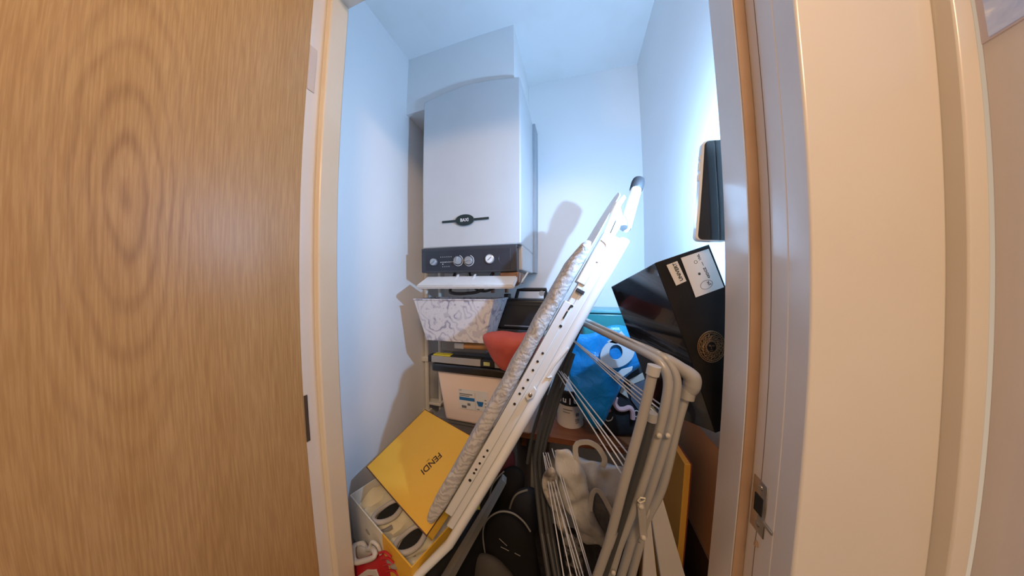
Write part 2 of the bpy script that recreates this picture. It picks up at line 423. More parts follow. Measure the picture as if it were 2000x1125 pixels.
# second door, on the wall to the right, of grey wood with a bluish frosted pane
gz = at(1917, 88, x=.3518).z; gy = at(1917, 88, x=.3518).y
d2 = struct(MB().box((.3523, -.55, 0), (.3923, gy + .0005, HEAD)).build('door_2', GREYW, bevel=.001))
pn = MB().box((.3511, -.45, gz), (.3525, gy - .0002, HEAD - .08)).build('glazing_bead', mat('lilac white bead', (.70, .66, .80), .4), d2, bevel=.0006)
def pane():
    t = NT('frosted bluish pane'); v = t.coord()
    f = t.noise(v, 34, 4, .55, 1.2)
    t.color(t.ramp(f, [(.35, (.38, .46, .72)), (.58, (.54, .62, .84)), (.68, (.88, .92, .98))])); t.b.inputs['Roughness'].default_value = .25
    t.b.inputs['Emission Color'].default_value = (.55, .66, 1, 1); t.b.inputs['Emission Strength'].default_value = .12
    return t.m
MB().box((.3503, -.44, gz + .0022), (.3513, gy - .0052, HEAD - .09)).build('pane', pane(), d2)
# oak door, opened ninety degrees
KNOT = (0, 0)
KN = at(248, 385, x=-.552)
DY0, DY1 = -.45, .309
KNOT = (KN.y - (DY0 + DY1) / 2, KN.z - .012)
d1 = struct(MB().box((-.592, DY0, .012), (-.552, DY1, HEAD - .004)).build('door_1', oak(), bevel=.0015, smooth=False))
MB().lathe([(.022, 0), (.022, .006), (.010, .008), (.010, .04), (.024, .045), (.024, .058)], (-.552, DY0 + .06, 1.02), (1, 0, 0), 20).build('door_knob', CHROME, d1)

# ================================================================== boiler
BX0, BX1, BYF, BYB = -.597, -.178, .770, 1.03
BZ0 = H + .058; BZ1 = H + .805; PZ1 = H + .158
bo = thing('boiler', (-.39, .9, BZ0), 'white wall-hung gas boiler with dark control panel under the ceiling boxing', 'boiler')
MB().box((BX0 + .01, BYB, BZ0 + .01), (BX1 + .012, YB, BZ1 - .02)).build('chassis', CHASSIS, bo, bevel=.003)
# casing: front slightly bowed, top edge arched
cs = MB(); n = 12
ft, fb, bt, bb_ = [], [], [], []
for i in range(n + 1):
    t = i / n; x = BX0 + (BX1 - BX0) * t; bow = .004 * sin(pi * t); arch = .020 * sin(pi * t)
    ft.append(V((x, BYF - bow, BZ1 - .02 + arch))); fb.append(V((x, BYF - bow, PZ1))); bt.append(V((x, BYB, BZ1 - .02 + arch))); bb_.append(V((x, BYB, PZ1)))
cs.quadprism(ft + fb[::-1], bt + bb_[::-1])
cs.box((BX0 + .012, BYF + .03, BZ0 + .006), (BX1, BYB, PZ1 + .001))
cas = cs.build('casing', BOILER, bo, bevel=.006, bseg=3, angle=50)
pl = MB().box((BX0 - .001, BYF - .008, BZ0), (BX1 - .014, BYF + .03, PZ1 - .001)).build('control_panel', PANEL2, bo, bevel=.003)
MB().box((BX0 + .020, BYF - .0095, BZ0 + .008), (BX1 - .038, BYF - .006, PZ1 - .013)).build('fascia', PANEL, pl, bevel=.001)
PF = BYF - .0095
def onp(px, py): return at(px, py, y=PF)
for nm, px, py, r in (('dial_knob', 848, 512, .0145), ('dial_knob', 895, 509, .0165), ('dial_knob', 916, 509, .0165)):
    c = onp(px, py)
    k = MB().lathe([(r, 0), (r * .97, .008), (r * .86, .0105)], c + V((0, 0, 0)), (0, -1, 0), 28).build(nm, SILVER, pl)
    a = radians({848: 35, 895: 80, 916: 10}[px])
    MB().box((-r * .8, -.004, -.0022), (r * .8, 0, .0022), Matrix.Translation(c + V((0, -.0105, 0))) @ Matrix.Rotation(-a, 4, 'Y')).build('grip', SILVER, k, bevel=.001)
    if px > 850:
        MB().tube([c + V((cos(t) * r * 1.25, -.0005, sin(t) * r * 1.25)) for t in [radians(200 + 11 * i) for i in range(22)]], .0011, 6).build('dial_scale', WHITEPRINT, k)
g = onp(957, 506)
gg = MB().lathe([(.0175, 0), (.0175, .006), (.0150, .0075)], g, (0, -1, 0), 28).build('pressure_gauge', SILVER, pl)
MB().lathe([(.0140, .0072), (.0140, .0079)], g, (0, -1, 0), 28).build('gauge_face', WHITEPRINT, gg)
MB().box((-.009, -.0086, -.0009), (.010, -.0079, .0009), Matrix.Translation(g) @ Matrix.Rotation(radians(-40), 4, 'Y')).build('gauge_needle', BLACKP, gg)
g2 = onp(987, 504)
MB().tube([g2 + V((cos(t) * .026, 0, sin(t) * .026)) for t in [2 * pi * i / 32 for i in range(32)]], .0007, 5, closed=True).build('clock_blank', PANEL2, pl)
leds = MB()
for row, (py, pxs) in enumerate(((502, range(861, 884, 4)), (512, range(861, 886, 3)), (521, range(865, 878, 4)))):
    for px in pxs:
        c = onp(px, py - (px - 870) * .05); s = .0011 if row != 1 else .0015
        leds.box(c - V((s, .0006, s)), c + V((s, 0, s * (1.6 if row != 1 else 1))))
leds.lathe([(.0022, 0), (.0022, .0008)], onp(865, 516), (0, -1, 0), 12)
leds.build('panel_print', WHITEPRINT, pl)
for px, py in ((827, 492), (1011, 483)):
    c = at(px, py, y=BYF - .008); MB().lathe([(.0028, 0), (.0028, .0006)], c, (0, -1, 0), 12).build('screw', BLACKP, pl)
# badge
c = at(908, 430, y=BYF - .005)
bd = MB()
bd.poly([c + V((.0395 * cos(t), 0, .0215 * sin(t))) for t in [2 * pi * i / 36 for i in range(36)]], (0, -.004, 0))
for sx in (-1, 1): bd.box((c.x + sx * .036, c.y - .002, c.z - .0042), (c.x + sx * .100, c.y, c.z + .0042))
bdo = bd.build('badge', DARKG, bo, bevel=.0008)
lettering('BAXI', frame(c + V((0, -.0043, 0)), (1, 0, 0), (0, 0, 1)), .034, WHITEPRINT, bdo, depth=.0003, height=.0125, bold=.02)
# drop-down flap under the panel, inside face up
A, B = at(836, 545, y=.775), at(1009, 537, y=.775)
C, D = at(1001, 556, y=.705), at(815, 560, y=.705)
zb_ = (A.z + B.z) / 2; zf = (C.z + D.z) / 2
A.z = B.z = zb_; C.z = D.z = zf
fl = MB(); nrm = (B - A).cross(D - A).normalized()
fl.quadprism([A, B, C, D], -nrm * .004)
flap = fl.build('drop_flap', WPLAST, bo, bevel=.001)
rim = MB()
for p, q in ((D, C), (A, D), (C, B)):
    e = (q - p).normalized(); side = nrm.cross(e).normalized() * .004
    rim.quadprism([p - side * .2, q - side * .2, q + side, p + side], nrm * .011)
rim.build('flap_rim', WPLAST, flap, bevel=.001)
for px in (899, 932):
    p = A + (B - A) * ((px - 836) / 173)
    e = (D - A); MB().quadprism([p + V((-.004, 0, .012)), p + V((.004, 0, .012)), p + e * .62 + V((.004, 0, .001)), p + e * .62 + V((-.004, 0, .001))], nrm * .004).build('flap_clip', WPLAST, flap, bevel=.001)
MB().tube([A + (B - A) * .30 + (D - A) * .45 + nrm * .003, A + (B - A) * .33 + (D - A) * .75 + nrm * .003, A + (B - A) * .45 + (D - A) * .93 + nrm * .003], .0013, 6, smooth=5).build('flap_bead', WHITEPRINT, flap)
# brown copper bracket and pipe stubs under the boiler
br = MB().box((BX1 - .085, BYF + .0, H + .012), (BX1 - .008, BYF + .10, BZ0)).build('valve_housing', COPPER, bo, bevel=.006)
MB().box((BX1 - .078, BYF - .004, H + .016), (BX1 - .030, BYF + .002, H + .036)).build('valve_label', mat('beige card tag', (.62, .50, .42), .6), br)
MB().tube([(BX1 - .11, BYF + .03, H + .008), (BX1 - .03, BYF + .02, H + .008), (BX1 - .012, BYF + .03, H + .02), (BX1 - .012, BYF + .05, H + .05)], .006, 10, smooth=6).build('copper_pipe', COPPER, bo)
MB().tube([(-.50, .86, BZ0 + .01), (-.49, .80, H - .010), (-.46, .77, H - .025), (-.40, .765, H - .026), (-.34, .775, H - .012), (-.30, .80, BZ0)], .0065, 8, smooth=8).build('cable', BLACKCABLE, bo)
MB().tube([(-.43, .85, BZ0 + .01), (-.38, .80, H - .004), (-.33, .79, H - .018), (-.29, .82, H + .0)], .005, 8, smooth=8).build('cable', BLACKCABLE, bo)
MB().tube([(-.27, .84, BZ0 + .01), (-.25, .80, H + .005), (-.20, .80, H + .004), (-.17, .86, BZ0)], .004, 8, smooth=8).build('cable', PIPE, bo)
for x, y in ((-.34, .90), (-.28, .92), (-.50, .97)):
    MB().tube([(x, y, BZ0 + .01), (x, y, H - .028)], .009, 10).build('pipe_stub', PIPE if x < -.4 else COPPER, bo)

# pipe down the left wall with a shelf clip and stop valve
pt, pb = at(833, 560, y=.93), at(838, 806, y=.93)
px_ = pt.x
pp = thing('heating_pipe', (px_, .93, pb.z), 'thin white painted pipe running down the left wall under the boiler', 'pipe')
MB().tube([(px_, .93, BZ0 + .012), (px_, .93, pb.z - .30)], .0105, 12).build('pipe_run', PIPE, pp)
for zz in (pb.z + .006, at(836, 700, y=.93).z):
    MB().box((px_ - .018, .914, zz - .012), (px_ + .018, .946, zz + .012)).build('pipe_clip', PIPE, pp, bevel=.003)
MB().tube([(px_ + .055, .96, BZ0 + .012), (px_ + .055, .96, pb.z - .30)], .009, 12).build('pipe_run', PIPE, pp)
MB().box((px_ - .012, .93, at(838, 788, y=.93).z - .006), (px_ + .075, .972, at(838, 788, y=.93).z + .006)).build('pipe_bracket', PIPE, pp, bevel=.002)

# ================================================================== the shelf and what stands on it
ZS = at(868, 824, y=.775).z                      # top of the shelf
sh = thing('low_shelf', (-.2, .95, ZS - .024), 'orange brown wooden shelf board under the paint tin and blue carrier bag', 'shelf')
MB().box((-.205, .800, ZS - .024), (.312, YB, ZS)).build('board', SHELFW, sh, bevel=.002)
for x in (-.20, .29): MB().box((x, .86, ZS - .10), (x + .018, YB, ZS - .024)).build('bearer', SHELFW, sh)
gcm = mat('dark grey laminate', (.17, .165, .17), .5)
ch = thing('low_chest', (-.39, .95, 0), 'dark grey low chest that carries the frosted storage tub', 'chest')
MB().box((-.575, .805, .02), (-.208, YB - .002, ZS - .018)).build('chest_body', gcm, ch, bevel=.002)
MB().box((-.578, .800, ZS - .018), (-.206, YB - .001, ZS)).build('chest_top', gcm, ch, bevel=.002)
MB().box((-.13, 1.00, 0), (-.11, 1.09, ZS - .024)).build('leg_panel', SHELFW, sh)

# storage tub
ty = .775
q = [at(866, 823, y=ty), at(1047, 823, y=ty)]
bx0, bx1 = q[0].x, -.145
zl = at(855, 722, y=ty).z
tx0, tx1 = at(852, 722, y=ty).x, -.118
tb = thing('storage_tub', ((bx0 + bx1) / 2, .93, ZS), 'frosted plastic storage tub with black lid and paper label on the grey chest', 'tub')
def taper(x0, x1, y0, y1, z0, X0, X1, Y0, Y1, z1):
    return MB().quadprism([(x0, y0, z0), (x1, y0, z0), (x1, y1, z0), (x0, y1, z0)], [V((X0, Y0, z1)), V((X1, Y0, z1)), V((X1, Y1, z1)), V((X0, Y1, z1))])
taper(bx0, bx1, ty + .012, 1.06, ZS, tx0, tx1, ty, 1.075, zl).build('tub_body', TUBM, tb, bevel=.014, bseg=4)
lh = at(852, 712, y=ty).z - zl
ld = MB().box((tx0 - .014, ty - .014, zl - .004), (tx1 + .012, 1.085, zl + .030)).build('tub_lid', TUBLID, tb, bevel=.009, bseg=3)
MB().box((tx0 + .03, ty + .03, zl + .029), (tx1 - .03, 1.05, zl + .033)).build('lid_panel', TUBLID, ld, bevel=.003)
tl, tr, brr, bl = at(895, 758, y=ty + .004), at(953, 765, y=ty + .004), at(955, 806, y=ty + .006), at(898, 797, y=ty + .006)
lw, lhh = tr.x - tl.x, tl.z - bl.z
def lab(u, v): return V((tl.x + lw * u + .002 * v, ty + .0015 + .0105 * (zl - (tl.z - lhh * v)) / (zl - ZS) - .002, tl.z - lhh * v))
def labq(u0, v0, u1, v1, lift): return [lab(u0, v0) - V((0, lift, 0)), lab(u1, v0) - V((0, lift, 0)), lab(u1, v1) - V((0, lift, 0)), lab(u0, v1) - V((0, lift, 0))]
lb = MB().quadprism(labq(0, 0, 1, 1, 0), (0, -.0006, 0)).build('paper_label', PAPER, tb)
x = MB()
for r_q in ((.03, .40, .55, .56), (.62, .52, .84, .57)): x.quadprism(labq(*r_q, .0007), (0, -.0003, 0))
x.quadprism([lab(.62, .56) - V((0, .0007, 0)), lab(.84, .56) - V((0, .0007, 0)), lab(.80, .76) - V((0, .0007, 0)), lab(.67, .76) - V((0, .0007, 0))], (0, -.0003, 0))
x.build('blue_band', BLUEPRINT, lb)
x = MB()
for r_q in ((.04, .22, .48, .27), (.04, .31, .38, .35), (.30, .68, .40, .80), (.62, .90, .70, .94), (.88, .40, .94, .44), (.88, .56, .94, .60), (.88, .72, .94, .76), (.10, .82, .26, .95), (.57, .12, .575, .95), (.04, .05, .12, .08)):
    x.quadprism(labq(*r_q, .0007), (0, -.0003, 0))
tag(x.build('label_print', GREYPRINT, lb), kind='stuff')

# spirit level lying on the lid
ly = .765; lz = zl + .0335
L0, L1 = at(836, 688, y=ly), at(966, 699, y=ly)
lv = thing('spirit_level', ((L0.x + L1.x) / 2, ly + .02, lz), 'yellow and black spirit level with metal side lying on the tub lid', 'spirit level')
lx0, lx1, lhz = L0.x, L1.x + .03, .026
MB().box((lx0 + .012, ly, lz), (lx1, ly + .030, lz + lhz)).build('beam', mat('brushed grey aluminium', (.50, .48, .45), .4, .5), lv, bevel=.001)
MB().box((lx0, ly - .002, lz), (lx0 + .016, ly + .032, lz + lhz + .002)).build('end_cap', BLACKP, lv, bevel=.003)
MB().box((lx0 + .022, ly + .002, lz + lhz), (lx0 + .10, ly + .028, lz + lhz + .006)).build('yellow_top', mat('yellow plastic', (.66, .58, .03), .4), lv, bevel=.002)
MB().box((lx0 + .10, ly + .004, lz + lhz), (lx0 + .235, ly + .026, lz + lhz + .004)).build('grip_strip', BLACKP, lv, bevel=.001)
x = lx0 + .232
MB().box((x, ly - .002, lz), (x + .058, ly + .032, lz + lhz + .001)).build('vial_block', BLACKP, lv, bevel=.002)
MB().box((x + .014, ly - .0035, lz + .006), (x + .040, ly - .001, lz + .020)).build('vial', mat('green yellow vial', (.50, .52, .20), .3), lv, bevel=.002)

# something wooden between basket and lid: a hammer with a pale head end
hy = .778; ha, hb = at(890, 674, y=hy), at(955, 676, y=hy)
hm = thing('wooden_handle_tool', (ha.x + .05, hy, ha.z - .012), 'short wooden handle with a pale metal end poking out beneath the marbled basket', 'tool')
MB().box((ha.x, hy - .012, ha.z - .011), (ha.x + .042, hy + .012, ha.z + .013)).build('metal_end', mat('pale grey metal', (.55, .55, .55), .4, .5), hm, bevel=.003)
MB().tube([(ha.x + .04, hy, ha.z), (ha.x + .14, hy, ha.z + .002), (ha.x + .27, hy + .02, ha.z)], [.012, .014, .013], 12).build('handle', WOODP, hm)

# marbled fabric basket, open on top
by = .735
tL, tR, bL, bR = at(808, 584, y=by), at(964, 588, y=by), at(833, 667, y=by + .012), at(946, 668, y=by + .012)
zt_ = (tL.z + tR.z) / 2; zb2 = (bL.z + bR.z) / 2
bs = thing('fabric_basket', ((bL.x + bR.x) / 2, by + .11, zb2), 'lilac grey marbled fabric storage basket, flared and open, under the boiler', 'basket')
mb = MB(); dy = .125; th = .006
o_t = [V((tL.x, by, zt_)), V((tR.x, by, zt_)), V((tR.x + .012, by + dy + .02, zt_)), V((tL.x, by + dy + .02, zt_))]
o_b = [V((bL.x, by + .012, zb2)), V((bR.x, by + .012, zb2)), V((bR.x, by + dy, zb2)), V((bL.x, by + dy, zb2))]
def shell(mb, ot, ob, th):
    ct = sum(ot, V()) / 4; cb = sum(ob, V()) / 4
    it = [p + (ct - p).normalized() * th for p in ot]; ib = [p + (cb - p).normalized() * th + V((0, 0, th)) for p in ob]
    vs = [[mb.bm.verts.new(p) for p in g_] for g_ in (ob, ot, it, ib)]
    for a, b in zip(vs, vs[1:]):
        for i in range(4): mb.bm.faces.new((a[i], a[(i + 1) % 4], b[(i + 1) % 4], b[i]))
    mb.bm.faces.new(vs[0][::-1]); mb.bm.faces.new(vs[3])
shell(mb, o_t, o_b, th)
mb.build('fabric_body', MARBLE, bs, bevel=.003)
MB().tube([p + V((0, 0, .001)) for p in o_t], .0032, 6, closed=True).build('hem', MARBLE, bs)
sup = MB().box((bL.x + .02, by + .080, zl + .0605), (bR.x - .02, by + dy + .03, zb2)).build('shade_block', mat('shaded wall grey', (.30, .29, .29), .9), None, bevel=.01)  # added block, its grey standing in for wall shade below the basket
tag(sup, 'added grey block under the marbled basket, toned like wall shade', 'cloth')

# black jerrycan with handle and cap
jy = .88
j0, j1 = at(958, 583, y=jy), at(1069, 648, y=jy)
jz0, jz1, jx0, jx1 = j1.z, at(1010, 584, y=jy).z, at(962, 600, y=jy).x, j1.x
jc = thing('jerrycan', ((jx0 + jx1) / 2, jy + .05, jz0), 'flat black plastic jerrycan with carrying handle and screw cap', 'jerrycan')
MB().box((jx0, jy, jz0), (jx1, jy + .10, jz1)).build('can_body', BLACKP, jc, bevel=.012, bseg=4)
MB().box((jx0 + .012, jy - .003, jz1 - .028), (jx1 - .012, jy + .002, jz1 - .022)).build('moulded_rib', BLACKP, jc, bevel=.001)
hz = at(1030, 567, y=jy).z
MB().tube([(at(1002, 584, y=jy).x, jy + .05, jz1 - .004), (at(1007, 570, y=jy).x, jy + .05, hz), (at(1020, 566, y=jy).x, jy + .05, hz + .002), (at(1064, 566, y=jy).x, jy + .05, hz + .002), (jx1 - .010, jy + .05, hz - .012), (jx1 - .010, jy + .05, jz1 - .004)], .0085, 8).build('carry_handle', BLACKP, jc)
cpx = at(985, 575, y=jy).x
cp = MB().lathe([(.017, 0), (.017, .022), (.014, .024)], (cpx, jy + .05, jz1 - .003), (0, 0, 1), 18).build('screw_cap', BLACKP, jc)
e0 = at(1058, 573, y=jy + .04)
MB().lathe([(.0115, 0), (.0115, .003)], e0, (0, -1, 0), 20).build('round_plug', mat('grey plug', (.42, .42, .42), .5), jc)
MB().box((at(985, 632, y=jy).x, jy - .0008, at(1000, 637, y=jy).z), (at(1035, 632, y=jy).x, jy + .001, at(1000, 635, y=jy).z)).build('embossed_print', GREYPRINT, jc)
bxz = MB().box((jx0 + .025, jy + .0, zl + .034), (jx1 - .03, jy + .14, jz0)).build('shoe_box', mat('dark card', (.03, .03, .032), .7), None, bevel=.002)
tag(bxz, 'dark low box behind the red bag carrying the black jerrycan', 'box')

# red nylon bag slumped on the lid
ry = .708
ol = [at(*p, y=ry) for p in ((943, 655), (975, 647), (1012, 650), (1052, 648), (1062, 668), (1040, 700), (1012, 716), (994, 724), (975, 716), (955, 690))]
rb = MB().pillow(ol, (0, -.046, .010), nz=.010, nsc=16, seed=3, sub=8, rings=12).build('drawstring_bag', REDFAB)
tag(rb, 'coral red nylon bag slumped over the corner of the black tub lid', 'bag')

# paint tin on the shelf
tc = at(1116, 800, y=.90); tr_ = .052; tzt = at(1116, 762, y=.86).z
tc = V((at(1113, 835, y=.90).x, .915, ZS))
tn = thing('paint_tin', tc, 'paint tin with black band and white lettering on the shelf behind the airer', 'tin')
th_ = .145
MB().lathe([(tr_, 0), (tr_ + .0015, .001), (tr_ + .0015, .004), (tr_, .006), (tr_, th_ - .055)], tc, (0, 0, 1), 40).build('tin_body', TINM, tn)
MB().lathe([(tr_ + .0003, th_ - .056), (tr_ + .0003, th_ - .012), (tr_ + .002, th_ - .010), (tr_ + .002, th_ - .004), (tr_, th_)], tc, (0, 0, 1), 40).build('tin_band', TINB, tn)
MB().lathe([(tr_ - .006, th_ - .003), (tr_ - .006, th_ + .001)], tc, (0, 0, 1), 40).build('tin_lid', SILVER, tn)
def on_tin(ang, z):  # ang from -y towards +x
    return tc + V(((tr_ + .0008) * sin(ang), -(tr_ + .0008) * cos(ang), z))
for k, ch in enumerate('Dulux'):
    a = radians(-46 + 23 * k)
    lettering(ch, frame(on_tin(a, th_ - .036), (cos(a), sin(a), 0), (0, 0, 1)), .014 if ch not in 'l' else .004, WHITEPRINT, tn, height=.024 if ch in 'Dl' else .016, depth=.0004, bold=.02)
x = MB()
for a0, a1, z0, z1 in ((-30, 10, .072, .076), (-30, 0, .062, .065), (25, 40, .05, .062), (22, 42, .036, .039), (22, 42, .030, .033), (24, 40, .022, .025)):
    for i in range(4):
        b0, b1 = radians(a0 + (a1 - a0) * i / 4), radians(a0 + (a1 - a0) * (i + 1) / 4)
        x.quadprism([on_tin(b0, z0), on_tin(b1, z0), on_tin(b1, z1), on_tin(b0, z1)], V((sin(b0), -cos(b0), 0)) * .0004)
x.build('tin_print', GREYPRINT, tn)

# teal plastic crate behind the blue bag
gy0 = .97
a0, a1 = at(1138, 604, y=gy0), at(1255, 700, y=gy0)
tk = thing('plastic_crate', ((a0.x + .25) / 2, 1.03, ZS), 'teal translucent plastic crate behind the blue carrier bag', 'crate')
MB().box((a0.x, gy0, ZS), (.262, 1.10, a0.z - .012)).build('crate_body', TEAL, tk, bevel=.012, bseg=3)
MB().box((a0.x - .008, gy0 - .01, a0.z - .014), (.268, 1.105, a0.z)).build('crate_rim', mat('pale teal rim', (.16, .46, .50), .3), tk, bevel=.004)

# black printed tote on the shelf
oy = .86
ol = [at(*p, y=oy) for p in ((1165, 842), (1172, 760), (1200, 715), (1300, 712), (1330, 740), (1322, 800), (1300, 842), (1245, 848))]
to = thing('printed_tote_bag', at(1240, 858, y=oy + .03), 'black cotton tote bag printed with a pink squiggle behind the grey airer', 'bag')
MB().pillow(ol, (0, -.03, .0), nz=.006, nsc=12, seed=9, sub=6, back=1.3).build('bag_body', TOTEB, to)
yy = oy - .034
sq = [at(px, py, y=yy) for px, py in ((1203, 776), (1201, 788), (1208, 798), (1219, 799), (1229, 796), (1235, 803), (1236, 818))]
MB().tube(sq, .0085, 8, smooth=6).build('pink_squiggle', PINK, to)
def blobp(pts, y, m, name, par, depth=.002):
    return MB().poly([at(a, b, y=y) for a, b in pts], (0, -depth, 0)).build(name, m, par, bevel=.0006)
blobp(((1210, 766), (1217, 745), (1228, 778)), yy + .001, SAND, 'sand_triangle', to)
blobp(((1228, 742), (1256, 727), (1260, 740), (1232, 752)), yy + .001, SAND, 'sand_stripe', to)
blobp(((1232, 754), (1258, 742), (1272, 760), (1268, 790), (1246, 800), (1232, 780)), yy + .003, SLATE, 'slate_patch', to)
blobp(((1182, 798), (1191, 792), (1194, 803), (1184, 808)), yy + .001, mat('coral print', (.5, .13, .11), .7), 'coral_dot', to)
MB().tube([at(1243 + 5 * cos(t), 808 + 6 * sin(t), y=yy) for t in [2 * pi * i / 14 for i in range(14)]], .002, 6, closed=True).build('loop_print', SAND, to)
MB().tube([at(px, py, y=yy + .004) for px, py in ((1180, 815), (1186, 822), (1194, 820), (1197, 814))], .002, 6, smooth=4).build('leaf_print', SAND, to)

# blue carrier bag with white letters
uy = .79
ol = [at(*p, y=uy) for p in ((1110, 658), (1150, 652), (1205, 636), (1252, 655), (1258, 690), (1256, 712), (1222, 740), (1205, 770), (1192, 800), (1172, 838), (1150, 828), (1128, 790), (1108, 720))]
bb = thing('carrier_bag', at(1165, 838, y=uy), 'bright blue plastic carrier bag with large white letters slumped over the shelf', 'bag')
MB().pillow(ol, (0, -.030, .006), nz=.012, nsc=17, seed=21, sub=8, rings=12, pw=.6).build('bag_body', BLUEBAG, bb)
ly_ = uy - .040
WPR = mat('white ink on plastic', (.60, .58, .58), .4)
def ringlet(cx_, cy2, ro, ri, yv):
    m_ = MB(); N = 30
    O = [at(cx_ + ro[0] * cos(t) - .25 * ro[1] * sin(t), cy2 + ro[1] * sin(t), y=yv) for t in [2 * pi * i / N for i in range(N)]]
    I = [at(cx_ - 3 + ri[0] * cos(t), cy2 - 2 + ri[1] * sin(t), y=yv) for t in [2 * pi * i / N for i in range(N)]]
    vs = [[m_.bm.verts.new(p) for p in g_] for g_ in (O, I)]; vb = [[m_.bm.verts.new(p + V((0, .006, 0))) for p in g_] for g_ in (O, I)]
    for k in range(N):
        l = (k + 1) % N
        m_.bm.faces.new((vs[0][k], vs[0][l], vs[1][l], vs[1][k])); m_.bm.faces.new((vb[0][k], vb[1][k], vb[1][l], vb[0][l]))
        m_.bm.faces.new((vs[0][k], vb[0][k], vb[0][l], vs[0][l])); m_.bm.faces.new((vs[1][k], vs[1][l], vb[1][l], vb[1][k]))
    return m_
ringlet(1206, 690, (33, 29), (13, 15), ly_).build('white_letter', WPR, bb)
MB().poly([at(a, b, y=ly_) for a, b in ((1186, 668), (1214, 647), (1226, 662), (1204, 672))], (0, .005, 0)).build('white_letter', WPR, bb, bevel=.0006)
MB().poly([at(a, b, y=ly_ + .004) for a, b in ((1200, 735), (1214, 722), (1236, 716), (1234, 724), (1214, 738), (1206, 744))], (0, .005, 0)).build('white_letter', WPR, bb, bevel=.0006)

# ================================================================== ironing board leaning across the doorway
def hit(px, py, p0, n):
    d = ray(px, py); o = V((0, 0, H)); return o + d * ((V(p0) - o).dot(n) / d.dot(n))
T1 = at(853, 1030, y=.415); T0 = at(1187, 446, y=.510)
U = (T0 - T1); LB = U.length; U.normalize()
vd = (at(1000, 770, y=.57) - V((0, 0, H))).normalized()
W_ = (vd - U * vd.dot(U)).normalized()
Nn = U.cross(W_)
if Nn.x < 0: Nn = -Nn
# tip the far edge a little to the left so that the padded top shows
W_ = (W_ - Nn * .11).normalized(); Nn = U.cross(W_); Nn = Nn if Nn.x > 0 else -Nn
def ib(s, w, n): return T1 + U * s + W_ * w + Nn * n
ibr = thing('ironing_board', ib(-.5, .05, 0), 'white ironing board with grey patterned gathered cover leaning diagonally across the closet', 'ironing board')
cv = MB(); NS, NP = 110, 22; S0, S1 = .006, LB * .945
rings = []
for i in range(NS + 1):
    s = S0 + (S1 - S0) * i / NS; q_ = (s - S0)
    Wd = .022 + .19 * min(1, q_ / .6) ** .9
    endr = min(1, sqrt(max(0, q_ / .05)), sqrt(max(0, (S1 - s) / .035)))
    Wd *= .35 + .65 * endr; th = .017 * (.35 + .65 * endr)
    R = []
    for k in range(NP):
        a = 2 * pi * k / NP; ca, sa = cos(a), sin(a)
        ww = Wd / 2 + (Wd / 2 + .006) * (abs(ca) ** .35) * (1 if ca > 0 else -1)
        nn = -.021 + th * (abs(sa) ** .6) * (1 if sa > 0 else -1)
        edge = max(0, 1 - abs(ww + .0) / .05)
        g_ = noise.noise(V((s * 55 + nn * 60, ww * 20, 3.3))) * .0035 * edge + noise.noise(V((s * 16, ww * 12, 7))) * .004
        R.append(cv.bm.verts.new(ib(s + g_ * .5, ww + g_ * .6, nn + g_ * (.9 if sa < 0 else .2))))
    rings.append(R)
for A_, B_ in zip(rings, rings[1:]):
    for k in range(NP): cv.bm.faces.new((A_[k], A_[(k + 1) % NP], B_[(k + 1) % NP], B_[k]))
cv.bm.faces.new(rings[0][::-1]); cv.bm.faces.new(rings[-1])
cv.build('cover', COVER, ibr, angle=70)
FR0, FR1 = .050, LB * .99
def chan(s0, s1, w0, w1, n0, n1): return [ib(s0, w0, n0), ib(s1, w0, n0), ib(s1, w0, n1), ib(s0, w0, n1)], W_ * (w1 - w0)
fm = MB()
q_, o_ = chan(FR0, FR1 * .78, -.004, .020, -.003, .017); fm.quadprism(q_, o_)
q_, o_ = chan(FR0 - .03, FR1, -.0015, .020, .017, .034); fm.quadprism(q_, o_)
q_, o_ = chan(FR1 * .78, FR1 * .90, -.001, .020, .004, .017); fm.quadprism(q_, o_)
q_, o_ = chan(FR1 * .84, FR1 * 1.0, -.004, .020, -.003, .017); fm.quadprism(q_, o_)
frm = fm.build('frame_rail', WSTEEL, ibr, bevel=.0018)
face0 = ib(.2, -.0042, 0)
for px, py, r in ((1117, 598, 2.4), (1095, 637, 2.6), (1060, 690, 2.2), (1050, 706, 2.2), (1041, 723, 2.2), (1031, 742, 2.2), (1022, 758, 2.2), (1015, 769, 2.2), (1005, 789, 2.4), (952, 880, 2.2), (945, 892, 2.0), (937, 905, 2.2), (930, 917, 2.2), (926, 924, 2.2), (918, 938, 2.8)):
    h = hit(px, py, face0, W_); MB().lathe([(r * .00125, 0), (r * .00125, .0006)], h, -W_, 12).build('rivet_hole', HOLE, frm)
h = hit(1133, 569, face0, W_); MB().box((-.009, -.004, -.002), (.009, .004, .003), frame(h, Nn, U)).build('rubber_stop', BLACKR, frm, bevel=.001)
# slots in the rail
for a_, b_ in (((1110, 605), (1116, 596)), ((1100, 622), (1108, 608))):
    p, q2 = hit(*a_, face0, W_), hit(*b_, face0, W_); MB().tube([p, q2], .0018, 6).build('slot', HOLE, frm)
